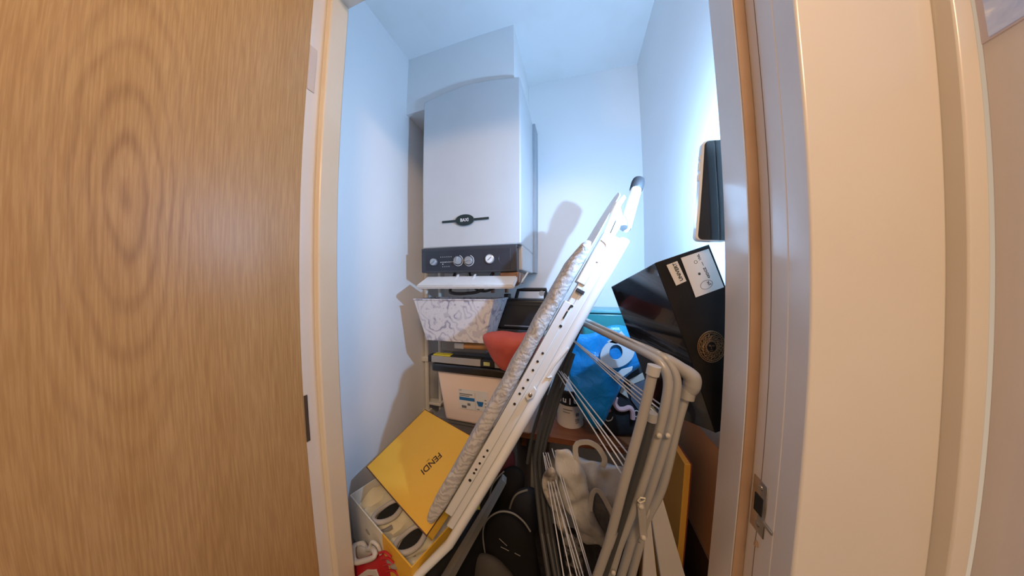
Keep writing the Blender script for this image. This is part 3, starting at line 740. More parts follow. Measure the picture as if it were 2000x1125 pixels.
# under-rail tubes: leg that runs the whole length, second leg with black foot at the top
la, lb2 = ib(LB * .995, .006, .044), ib(-.02, .004, .046)
ext = at(821, 1119, y=.380)
foot = ext + (ext - lb2).normalized() * ((ext.z - .02) / max(.2, -(ext - lb2).normalized().z))
leg = MB().tube([la, lb2, ext, foot], [.0115, .0115, .0095, .0095], 12).build('leg', WSTEEL, ibr)
MB().tube([foot + V((0, 0, -.018)), foot + V((0, 0, .02))], .013, 12).build('foot_cap', BLACKR, leg)
c0 = at(1244, 364, y=.595); c1 = at(1221, 446, y=.550); cdir = (c0 - c1).normalized()
leg2 = MB().tube([c0, c1], .0125, 12, smooth=0).build('leg', WSTEEL, ibr)
MB().lathe([(.0135, -.012), (.0150, -.010), (.0152, .012), (.0135, .020), (.009, .0225)], c0, cdir, 20).build('foot_cap', BLACKR, leg2)
# iron rest: a shaped plate at the square end, tray going back behind it
pr = [(1219, 380), (1223, 386), (1212, 403), (1217, 424), (1211, 445), (1198, 465), (1191, 468), (1178, 463), (1173, 470), (1188, 432), (1204, 396)]
irp = MB().poly([hit(a, b, ib(LB, -.002, 0), W_) for a, b in pr], W_ * .003).build('iron_rest', WSTEEL, ibr, bevel=.001)
h1, h2 = hit(1192, 456, ib(LB, -.0025, 0), W_), hit(1203, 431, ib(LB, -.0025, 0), W_)
MB().tube([h1, h2], .0009, 6).build('rest_slot', HOLE, irp)
tray = [(LB - .13, .0), (LB + .080, .004), (LB + .098, .03), (LB + .122, .07), (LB + .130, .11), (LB + .120, .15), (LB + .095, .19), (LB + .05, .222), (LB - .03, .238), (LB - .13, .225)]
tm = MB(); tm.poly([ib(a, b, -.012) for a, b in tray], Nn * .002)
tm.build('rest_tray', WSTEEL, irp)
MB().tube([hit(1174, 468, ib(LB, -.003, 0), W_), hit(1184, 482, ib(LB, -.003, 0), W_), hit(1166, 512, ib(LB, -.003, 0), W_)], .0028, 8, smooth=6).build('rest_wire', WSTEEL, irp)
MB().tube([hit(1220, 418, ib(LB, .0, 0), W_), hit(1226, 428, ib(LB, .0, 0), W_), hit(1228, 446, ib(LB, 0, 0), W_), hit(1220, 453, ib(LB, 0, 0), W_)], .003, 8, smooth=5).build('leg_bracket', WSTEEL, ibr)
# height catch handle and pivot bracket
fz = ib(.5, -.006, 0)
MB().tube([hit(1078, 735, fz, W_), hit(1068, 737, fz, W_), hit(1083, 712, fz, W_), hit(1110, 680, fz, W_)], .0024, 8).build('height_catch', WSTEEL, ibr)
bk = MB().poly([hit(a, b, fz, W_) for a, b in ((1043, 753), (1048, 760), (1042, 775), (1030, 780), (1026, 772), (1034, 762))], -W_ * .006).build('pivot_bracket', WSTEEL, ibr, bevel=.001)
MB().lathe([(.0042, 0), (.0042, .003), (.002, .0045)], hit(1036, 768, fz, W_) - W_ * .006, -W_, 14).build('pivot_bolt', CHROME, bk)

# ================================================================== folded clothes airer in front on the right
aw = thing('clothes_airer', at(1215, 1125, y=.40), 'folded grey tube clothes airer with plastic-coated wires on the right of the doorway', 'clothes airer')
def path(pts, y): return [at(a, b, y=(y if not isinstance(y, (list, tuple)) else y[i])) for i, (a, b) in enumerate(pts)]
RT = .0069
RIVET = mat('pale rivet', (.62, .58, .50), .3, .2)
def down(p, q, z=.02):
    """carry a leg on, from p through q, to the floor"""
    d = (q - p).normalized(); return q + d * ((q.z - z) / max(.15, -d.z))
def atube(name, pts, ys, r, m=GREYT, smooth=5, floor_=False, par=None):
    P_ = path(pts, ys)
    if floor_: P_.append(down(P_[-2], P_[-1]))
    return MB().tube(P_, r, 12, smooth=smooth).build(name, m, par or aw)
fa = atube('frame_tube', ((1134, 629), (1210, 665), (1270, 694), (1292, 712), (1304, 740), (1302, 775), (1288, 838), (1248, 966), (1210, 1064), (1193, 1122)), (.62, .49, .405, .385, .378, .375, .375, .375, .375, .375), RT, floor_=True)
fb_ = atube('frame_tube', ((1140, 624), (1215, 660), (1282, 690), (1308, 712), (1321, 742), (1318, 780), (1306, 842), (1269, 961), (1234, 1056), (1214, 1122)), (.64, .50, .410, .395, .388, .385, .385, .385, .385, .385), RT, floor_=True)
fc = atube('frame_tube', ((1338, 776), (1321, 836), (1294, 950), (1265, 1010), (1250, 1061), (1234, 1122)), .395, RT, floor_=True)
for a_, b_ in (((1150, 626), (1290, 690)), ((1165, 640), (1296, 699))):
    P_ = path((a_, b_), (.62, .40)); MB().tube(P_, .0022, 8).build('thin_rail', WIRE, aw)
# plastic corner joint
jt = MB().tube(path(((1286, 694), (1304, 702), (1330, 719), (1350, 736), (1351, 752), (1345, 764)), (.405, .40, .395, .392, .392, .393)), [.007, .0085, .0095, .0125, .0125, .0105], 14, smooth=6).build('corner_joint', GREYJ, aw)
MB().tube(path(((1345, 760), (1341, 778)), .393), .0105, 14).build('joint_sleeve', GREYT, jt)
po = atube('support_leg', ((1276, 722), (1253, 822), (1220, 940), (1188, 1064), (1176, 1098)), .362, .0072, floor_=True)
c_ = path(((1278, 714), (1274, 732)), .3615); MB().tube([c_[0] + (c_[0] - c_[1]) * .05, c_[0], c_[1]], [.0075, .0094, .0092], 14).build('leg_cap', mat('pale grey cap', (.46, .45, .43), .45), po)
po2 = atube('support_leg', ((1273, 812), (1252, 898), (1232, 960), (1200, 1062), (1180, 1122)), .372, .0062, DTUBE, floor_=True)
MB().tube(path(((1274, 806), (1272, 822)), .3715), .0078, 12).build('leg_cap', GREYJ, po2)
# hinge strap with two rivets and a wire clip
hp = at(1250, 1000, y=.362)
st = MB().poly(path(((1245, 985), (1250, 978), (1258, 982), (1262, 1000), (1265, 1050), (1258, 1058), (1250, 1054)), .3625), (0, .003, 0)).build('hinge_strap', GREYT, aw, bevel=.001)
for a_, b_ in ((1252, 989), (1257, 1050)):
    MB().lathe([(.0040, 0), (.0036, .002), (.0015, .003)], at(a_, b_, y=.3625), (0, -1, 0), 14).build('rivet', RIVET, st)
for a_, b_, y_ in ((1287, 850, .3655), (1304, 850, .3755), (1198, 1118, .366)):
    MB().lathe([(.0040, 0), (.0036, .002), (.0015, .003)], at(a_, b_, y=y_), (0, -1, 0), 14).build('rivet', RIVET, fa)
MB().tube(path(((1246, 978), (1251, 972), (1260, 973), (1259, 978), (1250, 982)), .3605), .0012, 6, closed=True).build('wire_clip', mat('cream wire', (.66, .62, .50), .4), aw)
# far side of the frame, its shade put into a darker tube colour
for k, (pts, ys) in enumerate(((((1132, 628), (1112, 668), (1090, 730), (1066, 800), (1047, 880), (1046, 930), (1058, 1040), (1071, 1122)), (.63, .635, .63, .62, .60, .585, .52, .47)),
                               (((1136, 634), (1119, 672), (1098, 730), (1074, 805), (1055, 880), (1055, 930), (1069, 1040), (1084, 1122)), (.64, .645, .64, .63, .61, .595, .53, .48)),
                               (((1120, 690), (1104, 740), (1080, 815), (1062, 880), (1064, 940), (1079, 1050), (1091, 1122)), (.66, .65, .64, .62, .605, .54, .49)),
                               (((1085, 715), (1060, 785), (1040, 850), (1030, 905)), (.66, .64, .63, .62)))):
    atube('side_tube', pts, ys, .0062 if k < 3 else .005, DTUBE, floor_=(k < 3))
wi = [((1113, 658), (1289, 800), .64, .385), ((1118, 663), (1286, 811), .645, .385), ((1140, 680), (1290, 790), .65, .395), ((1113, 660), (1283, 818), .65, .39),
      ((1090, 722), (1226, 905), .63, .378), ((1094, 722), (1221, 915), .635, .378), ((1101, 728), (1232, 893), .64, .385), ((1088, 726), (1214, 925), .63, .38),
      ((1061, 884), (1101, 1124), .60, .42), ((1064, 890), (1115, 1124), .60, .42), ((1066, 884), (1127, 1124), .605, .42), ((1070, 884), (1139, 1124), .605, .42), ((1066, 900), (1133, 1124), .61, .43), ((1078, 876), (1150, 1118), .61, .425), ((1084, 880), (1155, 1124), .615, .43)]
for a_, b_, y0, y1 in wi:
    p, q2 = at(*a_, y=y0), at(*b_, y=y1)
    if b_[1] > 1100: q2 = q2 + (q2 - p).normalized() * .06
    MB().tube([p, q2], .00135, 6).build('drying_wire', WIRE, aw)

# ================================================================== black shoe box leaning on the right wall
M0 = at(1280, 513, y=.402); R0 = at(1385, 477, y=.426)
e1 = R0 - M0; BLc = at(1400, 845, y=.402); e2 = BLc - M0
e2 = e2 - e1 * (e2.dot(e1) / e1.length_squared)
L0_ = at(1193, 560, y=.545); e3 = L0_ - M0
nb = e1.cross(e2).normalized(); nb = nb if nb.y > 0 else -nb
e3p = nb * e3.dot(nb)
kb = thing('large_black_box', BLc, 'tall glossy black box with white stickers and gold round emblem tilted behind the right jamb', 'box')
fx, fy, fz_ = e1, e2, e3
def boxpt(a, b, c): return M0 + fx * a + fy * b + fz_ * c
ebx = MB().quadprism([boxpt(0, 0, .004), boxpt(1, 0, .004), boxpt(1, 1, .004), boxpt(0, 1, .004)], fz_ * .996).build('box_body', GLOSSB, kb, bevel=.0015)
frontp = MB().quadprism([boxpt(0, 0, 0), boxpt(1, 0, 0), boxpt(1, 1, 0), boxpt(0, 1, 0)], fz_.normalized() * .003).build('box_front', MATTB, kb, bevel=.0008)
nf = e1.cross(e2).normalized(); nf = -nf if nf.y > 0 else nf    # towards the viewer
def onf(px, py): return hit(px, py, M0 + nf * .0004, nf)
def sticker(pts, name, m, par, lift=0.0005): return MB().poly([onf(a, b) + nf * lift for a, b in pts], nf * .0004).build(name, m, par)
GP = mat('grey white sticker', (.62, .60, .57), .5)
s1_ = sticker(((1301, 518), (1322, 510), (1340, 549), (1320, 558)), 'name_sticker', GP, frontp)
s2_ = sticker(((1329, 504), (1383, 486), (1413, 561), (1358, 581)), 'shipping_sticker', GP, frontp)
def textdir(c, d, up): return frame(onf(*c) + nf * .0011, onf(*d) - onf(*c), up)
INK = mat('black ink', (.02, .02, .02), .6)
d_ = (onf(1320, 518) - onf(1332, 548))
right_ = onf(1312, 531) - onf(1331, 524)
lettering('UNIVERT', textdir((1323, 531), (1316, 515), -(onf(1331, 524) - onf(1312, 531))), (onf(1333, 550) - onf(1318, 516)).length, INK, s1_, height=.006, bold=.02)
lettering('43DCZ  —  1NL', textdir((1373, 520), (1360, 494), -(onf(1385, 515) - onf(1370, 520))), (onf(1383, 543) - onf(1361, 496)).length, INK, s2_, height=.0042, bold=.01)
MB().lathe([(.0022, 0), (.0022, .0002)], onf(1365, 535) + nf * .001, nf, 14).build('ink_dot', INK, s2_)
MB().tube([onf(1358 + 3 * cos(t), 512 + 3 * sin(t)) + nf * .001 for t in [2 * pi * i / 14 for i in range(14)]], .0003, 5, closed=True).build('small_circle', INK, s2_)
MB().tube([onf(1379 + 11.5 * cos(t) + 2 * sin(t), 556 + 8 * sin(t) - 4 * cos(t)) + nf * .001 for t in [2 * pi * i / 26 for i in range(26)]], .0003, 5, closed=True).build('oval_stamp', INK, s2_)
lettering('JX', textdir((1384, 553), (1379, 545), -(onf(1392, 549) - onf(1380, 555))), .0075, INK, s2_, height=.0048)
# round gold emblem: rope border, a face and waving locks around it
ec = (1389, 677)
em = MB()
def ep(r, t): return onf(ec[0] + r * .98 * cos(t), ec[1] + r * 1.10 * sin(t)) + nf * .0008
for R_ in (27.5, 24): em.tube([ep(R_, 2 * pi * i / 40) for i in range(40)], .0007, 5, closed=True)
for i in range(40): em.tube([ep(24.5, 2 * pi * i / 40), ep(26.8, 2 * pi * (i + .5) / 40)], .0004, 4)
emo = em.build('gold_emblem', GOLD, frontp)
em = MB()
for i in range(20):
    t = 2 * pi * i / 20
    em.tube([ep(10 + r * 1.0, t + .22 * sin(r * .9 + i) + r * .018) for r in range(0, 14, 2)], .0007, 5, smooth=2)
em.build('emblem_locks', GOLD, emo)
em = MB()
em.tube([ep(9.5 * (1 if sin(t) < 0 else 1.1), t) for t in [2 * pi * i / 24 for i in range(24)]], .0006, 5, closed=True)
for sx in (-1, 1):
    em.tube([onf(ec[0] + sx * 3.4 + 2 * cos(t), ec[1] - 2 + 1.3 * sin(t)) + nf * .0008 for t in [2 * pi * i / 10 for i in range(10)]], .0004, 5, closed=True)
em.tube([onf(ec[0], ec[1] - 1) + nf * .0008, onf(ec[0] - 1, ec[1] + 4) + nf * .0008, onf(ec[0] + 1.2, ec[1] + 4) + nf * .0008], .0004, 5)
em.tube([onf(ec[0] - 3, ec[1] + 7) + nf * .0008, onf(ec[0], ec[1] + 7.8) + nf * .0008, onf(ec[0] + 3, ec[1] + 7) + nf * .0008], .0004, 5)
em.build('emblem_face', GOLD, emo)

# ================================================================== brown boxes under it, amber lid and white boards
bxx = .246
zA = (at(1345, 815, x=bxx).z + at(1402, 871, x=bxx).z) / 2
zB_ = (at(1340, 1004, x=bxx).z + at(1392, 1100, x=bxx).z) / 2
b1 = thing('cardboard_box', (.28, .5, zB_), 'upper brown cardboard box under the tilted black box by the right jamb', 'box', 'brown boxes by the right jamb')
MB().box((bxx, .414, zB_ + .001), (.315, .63, zA)).build('box_body', BROWNC, b1, bevel=.001)
b2 = thing('cardboard_box', (.28, .5, 0), 'dark brown cardboard box with pale lid edge, lower of two by the right jamb', 'box', 'brown boxes by the right jamb')
MB().box((bxx + .001, .414, 0), (.315, .63, zB_ - .004)).build('box_body', mat('dark brown cardboard', (.10, .045, .02), .6), b2, bevel=.001)
MB().box((bxx, .413, zB_ - .004), (.315, .631, zB_)).build('lid_edge', mat('pale card edge', (.50, .33, .22), .6), b2)
ax = .198
p1, p2 = at(1345, 905, x=ax), at(1316, 863, x=ax)
az_ = (p1.z + p2.z) / 2
ab = thing('yellow_box_lid', (ax, .48, 0), 'amber yellow card panel with dark red edge standing beside the brown boxes', 'lid')
MB().box((ax - .006, p1.y, .0), (ax + .004, p1.y + .20, az_)).build('card_panel', AMBER, ab, bevel=.001)
MB().box((ax + .004, p1.y + .0005, .0), (ax + .006, p1.y + .20, az_ + .0005)).build('dark_edge', mat('dark red edge', (.12, .02, .01), .6), ab)
def plank(pts, y, th, m, name, lab):
    P_ = path(pts, y); P_[1] = P_[1]; a, b, c, d = P_   # top-left, top-right, bottom-right, bottom-left
    c2 = down(b, c, .0); d2_ = down(a, d, .0)
    o = MB().quadprism([a, b, c2, d2_], (0, th, 0)).build(name, m, bevel=.0015)
    return tag(o, lab, 'board', 'white boards behind the airer')
plank(((1268, 985), (1288, 952), (1338, 1124), (1290, 1124)), .399, .012, PLANKW, 'white_board', 'pale grey white board leaning behind the airer, nearer the brown boxes')
plank(((1262, 1000), (1268, 985), (1283, 1124), (1255, 1124)), .389, .008, PLANKW, 'white_board', 'narrow pale board standing left of the wider white board')

# ================================================================== white carrier bag between the airer tubes
wy = .585
wbz = thing('white_carrier_bag', at(1150, 1069, y=wy), 'crumpled white plastic carrier bag with open handles behind the airer wires', 'bag')
ol = [at(*p, y=wy + .05) for p in ((1118, 905), (1150, 895), (1188, 905), (1222, 925), (1224, 990), (1204, 1060), (1170, 1062), (1135, 1000))]
MB().pillow(ol, (0, -.03, 0), nz=.018, nsc=26, seed=31, sub=7, rings=9).build('bag_back', WBAG, wbz)
ol = [at(*p, y=wy) for p in ((1083, 884), (1099, 875), (1118, 884), (1136, 912), (1150, 955), (1163, 1010), (1186, 1064), (1160, 1064), (1136, 1054), (1112, 1010), (1094, 950))]
MB().pillow(ol, (0, -.022, 0), nz=.016, nsc=28, seed=33, sub=7, rings=9).build('bag_front', WBAG, wbz)
def ribbon(pts, y, wpx, name, par, m, sm=4):
    P0 = [at(*p, y=y) for p in pts]; P_ = []
    for i in range(len(P0) - 1):
        p0, p1, p2, p3 = P0[max(0, i - 1)], P0[i], P0[i + 1], P0[min(len(P0) - 1, i + 2)]
        for k in range(sm):
            t = k / sm; P_.append(.5 * ((2 * p1) + (p2 - p0) * t + (2 * p0 - 5 * p1 + 4 * p2 - p3) * t * t + (3 * p1 - p0 - 3 * p2 + p3) * t ** 3))
    P_.append(P0[-1])
    mbb = MB(); n = len(P_); S = []
    for i in range(n):
        d = (P_[min(n - 1, i + 1)] - P_[max(0, i - 1)]).normalized(); s_ = d.cross(V((0, 1, 0))).normalized() * wpx
        wv = V((0, .003 * noise.noise(P_[i] * 60), 0))
        S.append([mbb.bm.verts.new(P_[i] + a + wv) for a in (-s_, s_, s_ + V((0, .0015, 0)), -s_ + V((0, .0015, 0)))])
    for A_, B_ in zip(S, S[1:]):
        for k in range(4): mbb.bm.faces.new((A_[k], A_[(k + 1) % 4], B_[(k + 1) % 4], B_[k]))
    mbb.bm.faces.new(S[0][::-1]); mbb.bm.faces.new(S[-1])
    return mbb.build(name, m, par)
ribbon(((1140, 960), (1131, 920), (1124, 872), (1148, 864), (1168, 875), (1181, 897), (1176, 912)), wy - .008, .0068, 'handle', wbz, WBAG)
ribbon(((1152, 998), (1158, 962), (1172, 962), (1188, 990), (1198, 1012), (1192, 1050)), wy - .014, .006, 'handle', wbz, WBAG)
MB().pillow([at(*p, y=wy - .004) for p in ((1160, 968), (1172, 970), (1188, 1005), (1192, 1046), (1176, 1030), (1162, 1000))], (0, -.006, 0), seed=5, nz=.004, sub=5, rings=6).build('dark_contents', mat('dark crumpled contents', (.07, .07, .08), .5, col2=(.14, .13, .12), scale=40), wbz)
ol = [at(*p, y=.56) for p in ((1062, 925), (1078, 912), (1088, 930), (1092, 965), (1100, 1000), (1110, 1040), (1095, 1035), (1080, 1000), (1066, 970), (1058, 945))]
cw = MB().pillow(ol, (0, -.015, 0), nz=.012, nsc=30, seed=41, sub=6, rings=8).build('crumpled_wrapper', mat('dirty white polythene', (.55, .50, .44), .5, col2=(.09, .075, .06), scale=34, lo=.44, hi=.68))
tag(cw, 'dirty crumpled white wrapper pressed against the dark airer tubes', 'wrapper')
ol = [at(*p, y=.60) for p in ((1100, 1040), (1130, 1050), (1142, 1075), (1138, 1110), (1150, 1180), (1110, 1180), (1104, 1110))]
cw = MB().pillow(ol, (0, -.02, 0), nz=.010, nsc=30, seed=44, sub=6, rings=8).build('patterned_cloth', mat('grey black patterned cloth', (.25, .24, .23), .8, col2=(.02, .02, .02), scale=44, lo=.45, hi=.55))
tag(cw, 'grey and black patterned cloth below the white carrier bag', 'cloth')

# ================================================================== dark pile on the floor of the closet: backpack and shoes
pk = thing('backpack', at(985, 1100, y=.60), 'black backpack with rounded top and thin grey piping under the ironing board', 'backpack')
ol = [at(*p, y=.58) for p in ((946, 1075), (943, 1040), (952, 1015), (975, 1000), (1000, 1002), (1022, 1020), (1040, 1050), (1052, 1100), (1060, 1160), (1050, 1240), (960, 1240), (950, 1130))]
MB().pillow(ol, (0, -.055, 0), nz=.006, nsc=10, seed=51, sub=6, rings=10).build('pack_body', SHOEB, pk)
MB().tube(path(((948, 1085), (943, 1042), (951, 1016), (974, 1000), (1000, 1002), (1022, 1018), (1036, 1038)), .54), .0022, 8, smooth=8).build('piping', PALEPIPE, pk)
for a_, b_ in (((975, 1052), (990, 1066)), ((978, 1068), (994, 1076)), ((1005, 1080), (1016, 1086))):
    p_, q_ = at(*a_, y=.522), at(*b_, y=.522); MB().tube([p_, q_], .0009, 6).build('zip_pull', PALEPIPE, pk)
b2k = thing('black_boot', at(975, 1000, y=.70), 'black boot with a thin pale welt behind the backpack', 'shoe')
ol = [at(*p, y=.70) for p in ((955, 1010), (953, 980), (962, 945), (985, 918), (1010, 915), (1024, 935), (1020, 980), (1005, 1020))]
MB().pillow(ol, (0, -.045, 0), nz=.004, nsc=12, seed=55, sub=6, rings=9).build('boot_upper', SHOEB, b2k)
MB().tube(path(((946, 1010), (953, 985), (961, 950), (972, 933), (984, 921)), .662), .0022, 8, smooth=8).build('welt', mat('pale welt', (.38, .36, .33), .5), b2k)
b3 = thing('grey_shoe', at(1020, 990, y=.66), 'dark grey shoe standing on its heel between the backpack and the airer tubes', 'shoe')
ol = [at(*p, y=.655) for p in ((990, 1000), (998, 975), (1010, 960), (1034, 955), (1048, 965), (1050, 1000), (1046, 1040), (1010, 1030))]
MB().pillow(ol, (0, -.035, 0), nz=.004, nsc=12, seed=57, sub=6, rings=9).build('shoe_upper', SHOED, b3)
MB().tube(path(((994, 1000), (1001, 977), (1011, 964), (1030, 957)), .63), .003, 8, smooth=8).build('shoe_sole', PALEPIPE, b3)
ol = [at(*p, y=.745) for p in ((972, 925), (970, 900), (980, 882), (995, 878), (1004, 895), (1004, 925), (992, 940))]
tag(MB().pillow(ol, (0, -.035, 0), nz=.004, seed=61, sub=6, rings=8).build('woollen_hat', MAROON), 'dark red woollen hat in the shade beside the ironing board', 'hat')
ol = [at(*p, y=.52) for p in ((928, 1095), (940, 1085), (962, 1090), (985, 1110), (1010, 1150), (1000, 1220), (940, 1220), (922, 1140))]
tag(MB().pillow(ol, (0, -.03, 0), nz=.004, seed=63, sub=6, rings=8).build('brown_shoe', mat('dark brown suede', (.065, .055, .045), .85, bump=.3)), 'dark brown suede shoe in front at the foot of the backpack', 'shoe')
ol = [at(*p, y=.60) for p in ((880, 1130), (905, 1060), (930, 1010), (945, 1030), (944, 1100), (935, 1160), (890, 1170))]
tag(MB().pillow(ol, (0, -.03, 0), nz=.006, seed=65, sub=6, rings=8).build('maroon_cloth', MAROON), 'dark maroon cloth bundled between the board and the backpack', 'cloth')
# grey edge strip of a folded screen standing parallel to the ironing board
p1, p2, p3, p4 = at(981, 936, y=.53), at(989, 944, y=.53), at(890, 1124, y=.385), at(868, 1124, y=.385)
q3, q4 = down(p2, p3, .0), down(p1, p4, .0)
tag(MB().quadprism([p1, p2, q3, q4], V((-.004, .018, 0))).build('metal_shelf_board', GREYBOARD, bevel=.002), 'slim grey metal-edged panel standing parallel to the ironing board', 'panel')

# ================================================================== yellow shoe box with tilted lid
zrim = at(683, 967, y=.462).z
Lc = at(683, 967, y=.462); Bc = at(804, 1109, z=zrim)
ex = (Bc - Lc); lenx = ex.length; exn = ex.normalized(); eyn = V((-exn.y, exn.x, 0)); eyn = eyn if eyn.y > 0 else -eyn
leny = .235; hb_ = .15
sb = thing('yellow_shoe_box', Lc + ex * .5 + eyn * leny / 2 - V((0, 0, hb_)), 'open yellow shoe box with white inside holding a pair of pale sneakers', 'shoe box')
def sbp(a, b, c): return Lc + exn * a + eyn * b + V((0, 0, c))
def wallb(a0, a1, b0, b1, c0=-hb_, c1=0, ): 
    return MB().quadprism([sbp(a0, b0, c0), sbp(a1, b0, c0), sbp(a1, b1, c0), sbp(a0, b1, c0)], V((0, 0, c1 - c0)))
wallb(0, lenx * .60, 0, .003).build('box_side', CARDW, sb, bevel=.0005)
wallb(lenx * .60, lenx, -.0004, .003).build('box_side', YELLOW, sb, bevel=.0005)
wallb(0, lenx, leny - .003, leny).build('box_side', YELLOW, sb, bevel=.0005)
wallb(0, .003, .003, leny - .003).build('box_end', CARDW, sb, bevel=.0005)
wallb(lenx - .003, lenx, .003, leny - .003).build('box_end', YELLOW, sb, bevel=.0005)
wallb(.003, lenx - .003, .003, leny - .003, -hb_, -hb_ + .003).build('box_bottom', CARDW, sb)
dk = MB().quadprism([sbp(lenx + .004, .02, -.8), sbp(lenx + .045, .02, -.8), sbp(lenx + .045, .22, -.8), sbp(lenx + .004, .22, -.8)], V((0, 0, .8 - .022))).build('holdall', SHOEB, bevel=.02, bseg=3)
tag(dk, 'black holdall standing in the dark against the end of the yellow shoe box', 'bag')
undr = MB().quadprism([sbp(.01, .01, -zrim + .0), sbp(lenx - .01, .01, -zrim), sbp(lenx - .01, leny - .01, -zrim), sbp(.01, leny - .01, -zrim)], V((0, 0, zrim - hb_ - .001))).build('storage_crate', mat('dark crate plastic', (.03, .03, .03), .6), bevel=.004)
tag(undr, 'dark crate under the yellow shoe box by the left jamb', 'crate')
tp = MB(); NX, NY = 26, 18; gv = {}
for i in range(NX + 1):
    for j in range(NY + 1):
        a, b = .005 + (lenx - .010) * i / NX, .005 + (leny - .010) * j / NY
        hgt = -.052 + .020 * noise.noise(V((a * 22, b * 22, 2))) + .010 * noise.noise(V((a * 60, b * 60, 5))) + (.018 if i in (0, NX) or j in (0, NY) else 0)
        gv[i, j] = tp.bm.verts.new(sbp(a, b, hgt))
for i in range(NX):
    for j in range(NY): tp.bm.faces.new((gv[i, j], gv[i + 1, j], gv[i + 1, j + 1], gv[i, j + 1]))
tpo = tp.build('tissue_paper', TISSUE, sb)
tpo.modifiers.new('solid', 'SOLIDIFY').thickness = .0008
def sneaker(c, xd, yd, lab, name, mu, ml, ms, length=.20, col=.034):
    """toe along yd; c = centre of the collar opening, at its rim"""
    xd = V(xd).normalized(); yd = V(yd).normalized(); zd = xd.cross(yd)
    def p(a, b, c_): return c + xd * a + yd * b + zd * c_
    t = thing(name, c - zd * .083, lab, 'shoe', 'pale sneakers in the yellow box')
    prof = [(-.055, .030, .0), (-.035, .037, .005), (.0, .038, .004), (.05, .040, -.018), (.09, .042, -.034), (.125, .038, -.042), (.148, .024, -.050)]
    ub = MB(); rr = []
    for b, hw, top in prof:
        R = []
        for k in range(16):
            a = 2 * pi * k / 16; ca, sa = cos(a), sin(a)
            zc = -.062; hgt = (top - zc) if sa > 0 else .014
            R.append(ub.bm.verts.new(p(hw * (abs(ca) ** .7) * (1 if ca > 0 else -1), b, zc + hgt * (abs(sa) ** .8) * (1 if sa > 0 else -1))))
        rr.append(R)
    for A_, B_ in zip(rr, rr[1:]):
        for k in range(16): ub.bm.faces.new((A_[k], A_[(k + 1) % 16], B_[(k + 1) % 16], B_[k]))
    ub.bm.faces.new(rr[0][::-1]); ub.bm.faces.new(rr[-1])
    up = ub.build('upper', mu, t)
    oval = [(sin(u) * .027, cos(u) * .043 - .005, .006 + .010 * (1 if cos(u) < 0 else .3) * abs(cos(u))) for u in [2 * pi * i / 26 for i in range(26)]]
    MB().tube([p(*o) for o in oval], .0070, 10, closed=True).build('padded_collar', ml, up)
    MB().poly([p(sin(u) * .019, cos(u) * .035 - .005, .008) for u in [2 * pi * i / 20 for i in range(20)]], zd * -.004).build('insole_opening', HOLE, up)
    MB().tube([p(sin(u) * .038, cos(u) * .055 - .008, -.001 - .006 * abs(sin(u))) for u in [pi * .55 + pi * .9 * i / 16 for i in range(17)]], .006, 8).build('heel_counter', ms, up)
    so = MB(); 
    so.poly([p(sin(u) * .043, .046 + cos(u) * .106, -.083) for u in [2 * pi * i / 28 for i in range(28)]], zd * .020)
    so.build('sole', ms, t, bevel=.004)
    MB().pillow([p(-.016, .045, .020), p(.016, .045, .020), p(.020, .075, -.005), (p(-.020, .075, -.005))], zd * .006, nz=.001, sub=4, rings=5).build('tongue', ml, up)
    for i in range(4):
        MB().tube([p(-.020, .052 + .016 * i, -.006 - .007 * i), p(0, .056 + .016 * i, -.001 - .008 * i), p(.020, .052 + .016 * i, -.006 - .007 * i)], .0022, 6, smooth=4).build('lace', ml, up)
    return t
CREAM = mat('cream suede', (.56, .51, .40), .75, bump=.15)
GREYS = mat('grey suede', (.26, .25, .23), .75)
sc1 = at(762, 1002, z=zrim - .050); sc2 = at(806, 1056, z=zrim - .050)
sneaker(sc1, exn, eyn, 'pale sneaker with white padded collar in the yellow box, farther from the doorway edge', 'sneaker', CREAM, WHITEL, GREYS)
sneaker(sc2, exn, eyn, 'pale sneaker with white padded collar in the yellow box, nearer the ironing board', 'sneaker', CREAM, WHITEL, GREYS)
# lid
z0l = zrim + .055
LL = at(716, 912, z=z0l); LBc = at(833, 1046, z=z0l)
exl = LBc - LL; TTg = at(846, 809, y=.70)
eyl = TTg - LL; eyl = eyl - exl * (eyl.dot(exl) / exl.length_squared)
eyl = eyl * 1.0
nl = exl.cross(eyl).normalized(); nl = nl if nl.z > 0 else -nl
ld_ = thing('yellow_box_lid', LL + exl * .5 + eyl * .5 - nl * .04, 'mustard yellow shoe box lid with dark lettering tilted over the open box', 'lid')
def lp(a, b, c=0): return LL + exl * a + eyl * b + nl * c
lt = MB().quadprism([lp(0, 0), lp(1, 0), lp(1, 1), lp(0, 1)], -nl * .003).build('lid_top', YELLOW, ld_, bevel=.0008)
lp_h = .030
lip = MB()
for (a0, b0), (a1, b1) in (((0, 0), (1, 0)), ((1, 0), (1, 1)), ((1, 1), (0, 1)), ((0, 1), (0, 0))):
    ins = (lp(.5, .5) - (lp(a0, b0) + lp(a1, b1)) / 2).normalized() * .003
    lip.quadprism([lp(a0, b0, -.0028), lp(a1, b1, -.0028), lp(a1, b1, -lp_h), lp(a0, b0, -lp_h)], ins)
lip.build('lid_lip', YELLOW, ld_)
MB().tube([lp(0, 0, -.0008), lp(1, 0, -.0008), lp(1, 1, -.0008), lp(0, 1, -.0008)], .0019, 6, closed=True).build('edge_line', YELLOWD, ld_)
f0 = hit(846, 890, LL, nl); f1 = hit(834, 918, LL, nl)
fc_ = hit(843, 905, LL, nl) + nl * .0006
td = hit(827, 922, LL, nl) - hit(860, 889, LL, nl)
BROWNINK = mat('dark brown ink', (.05, .022, .008), .6)
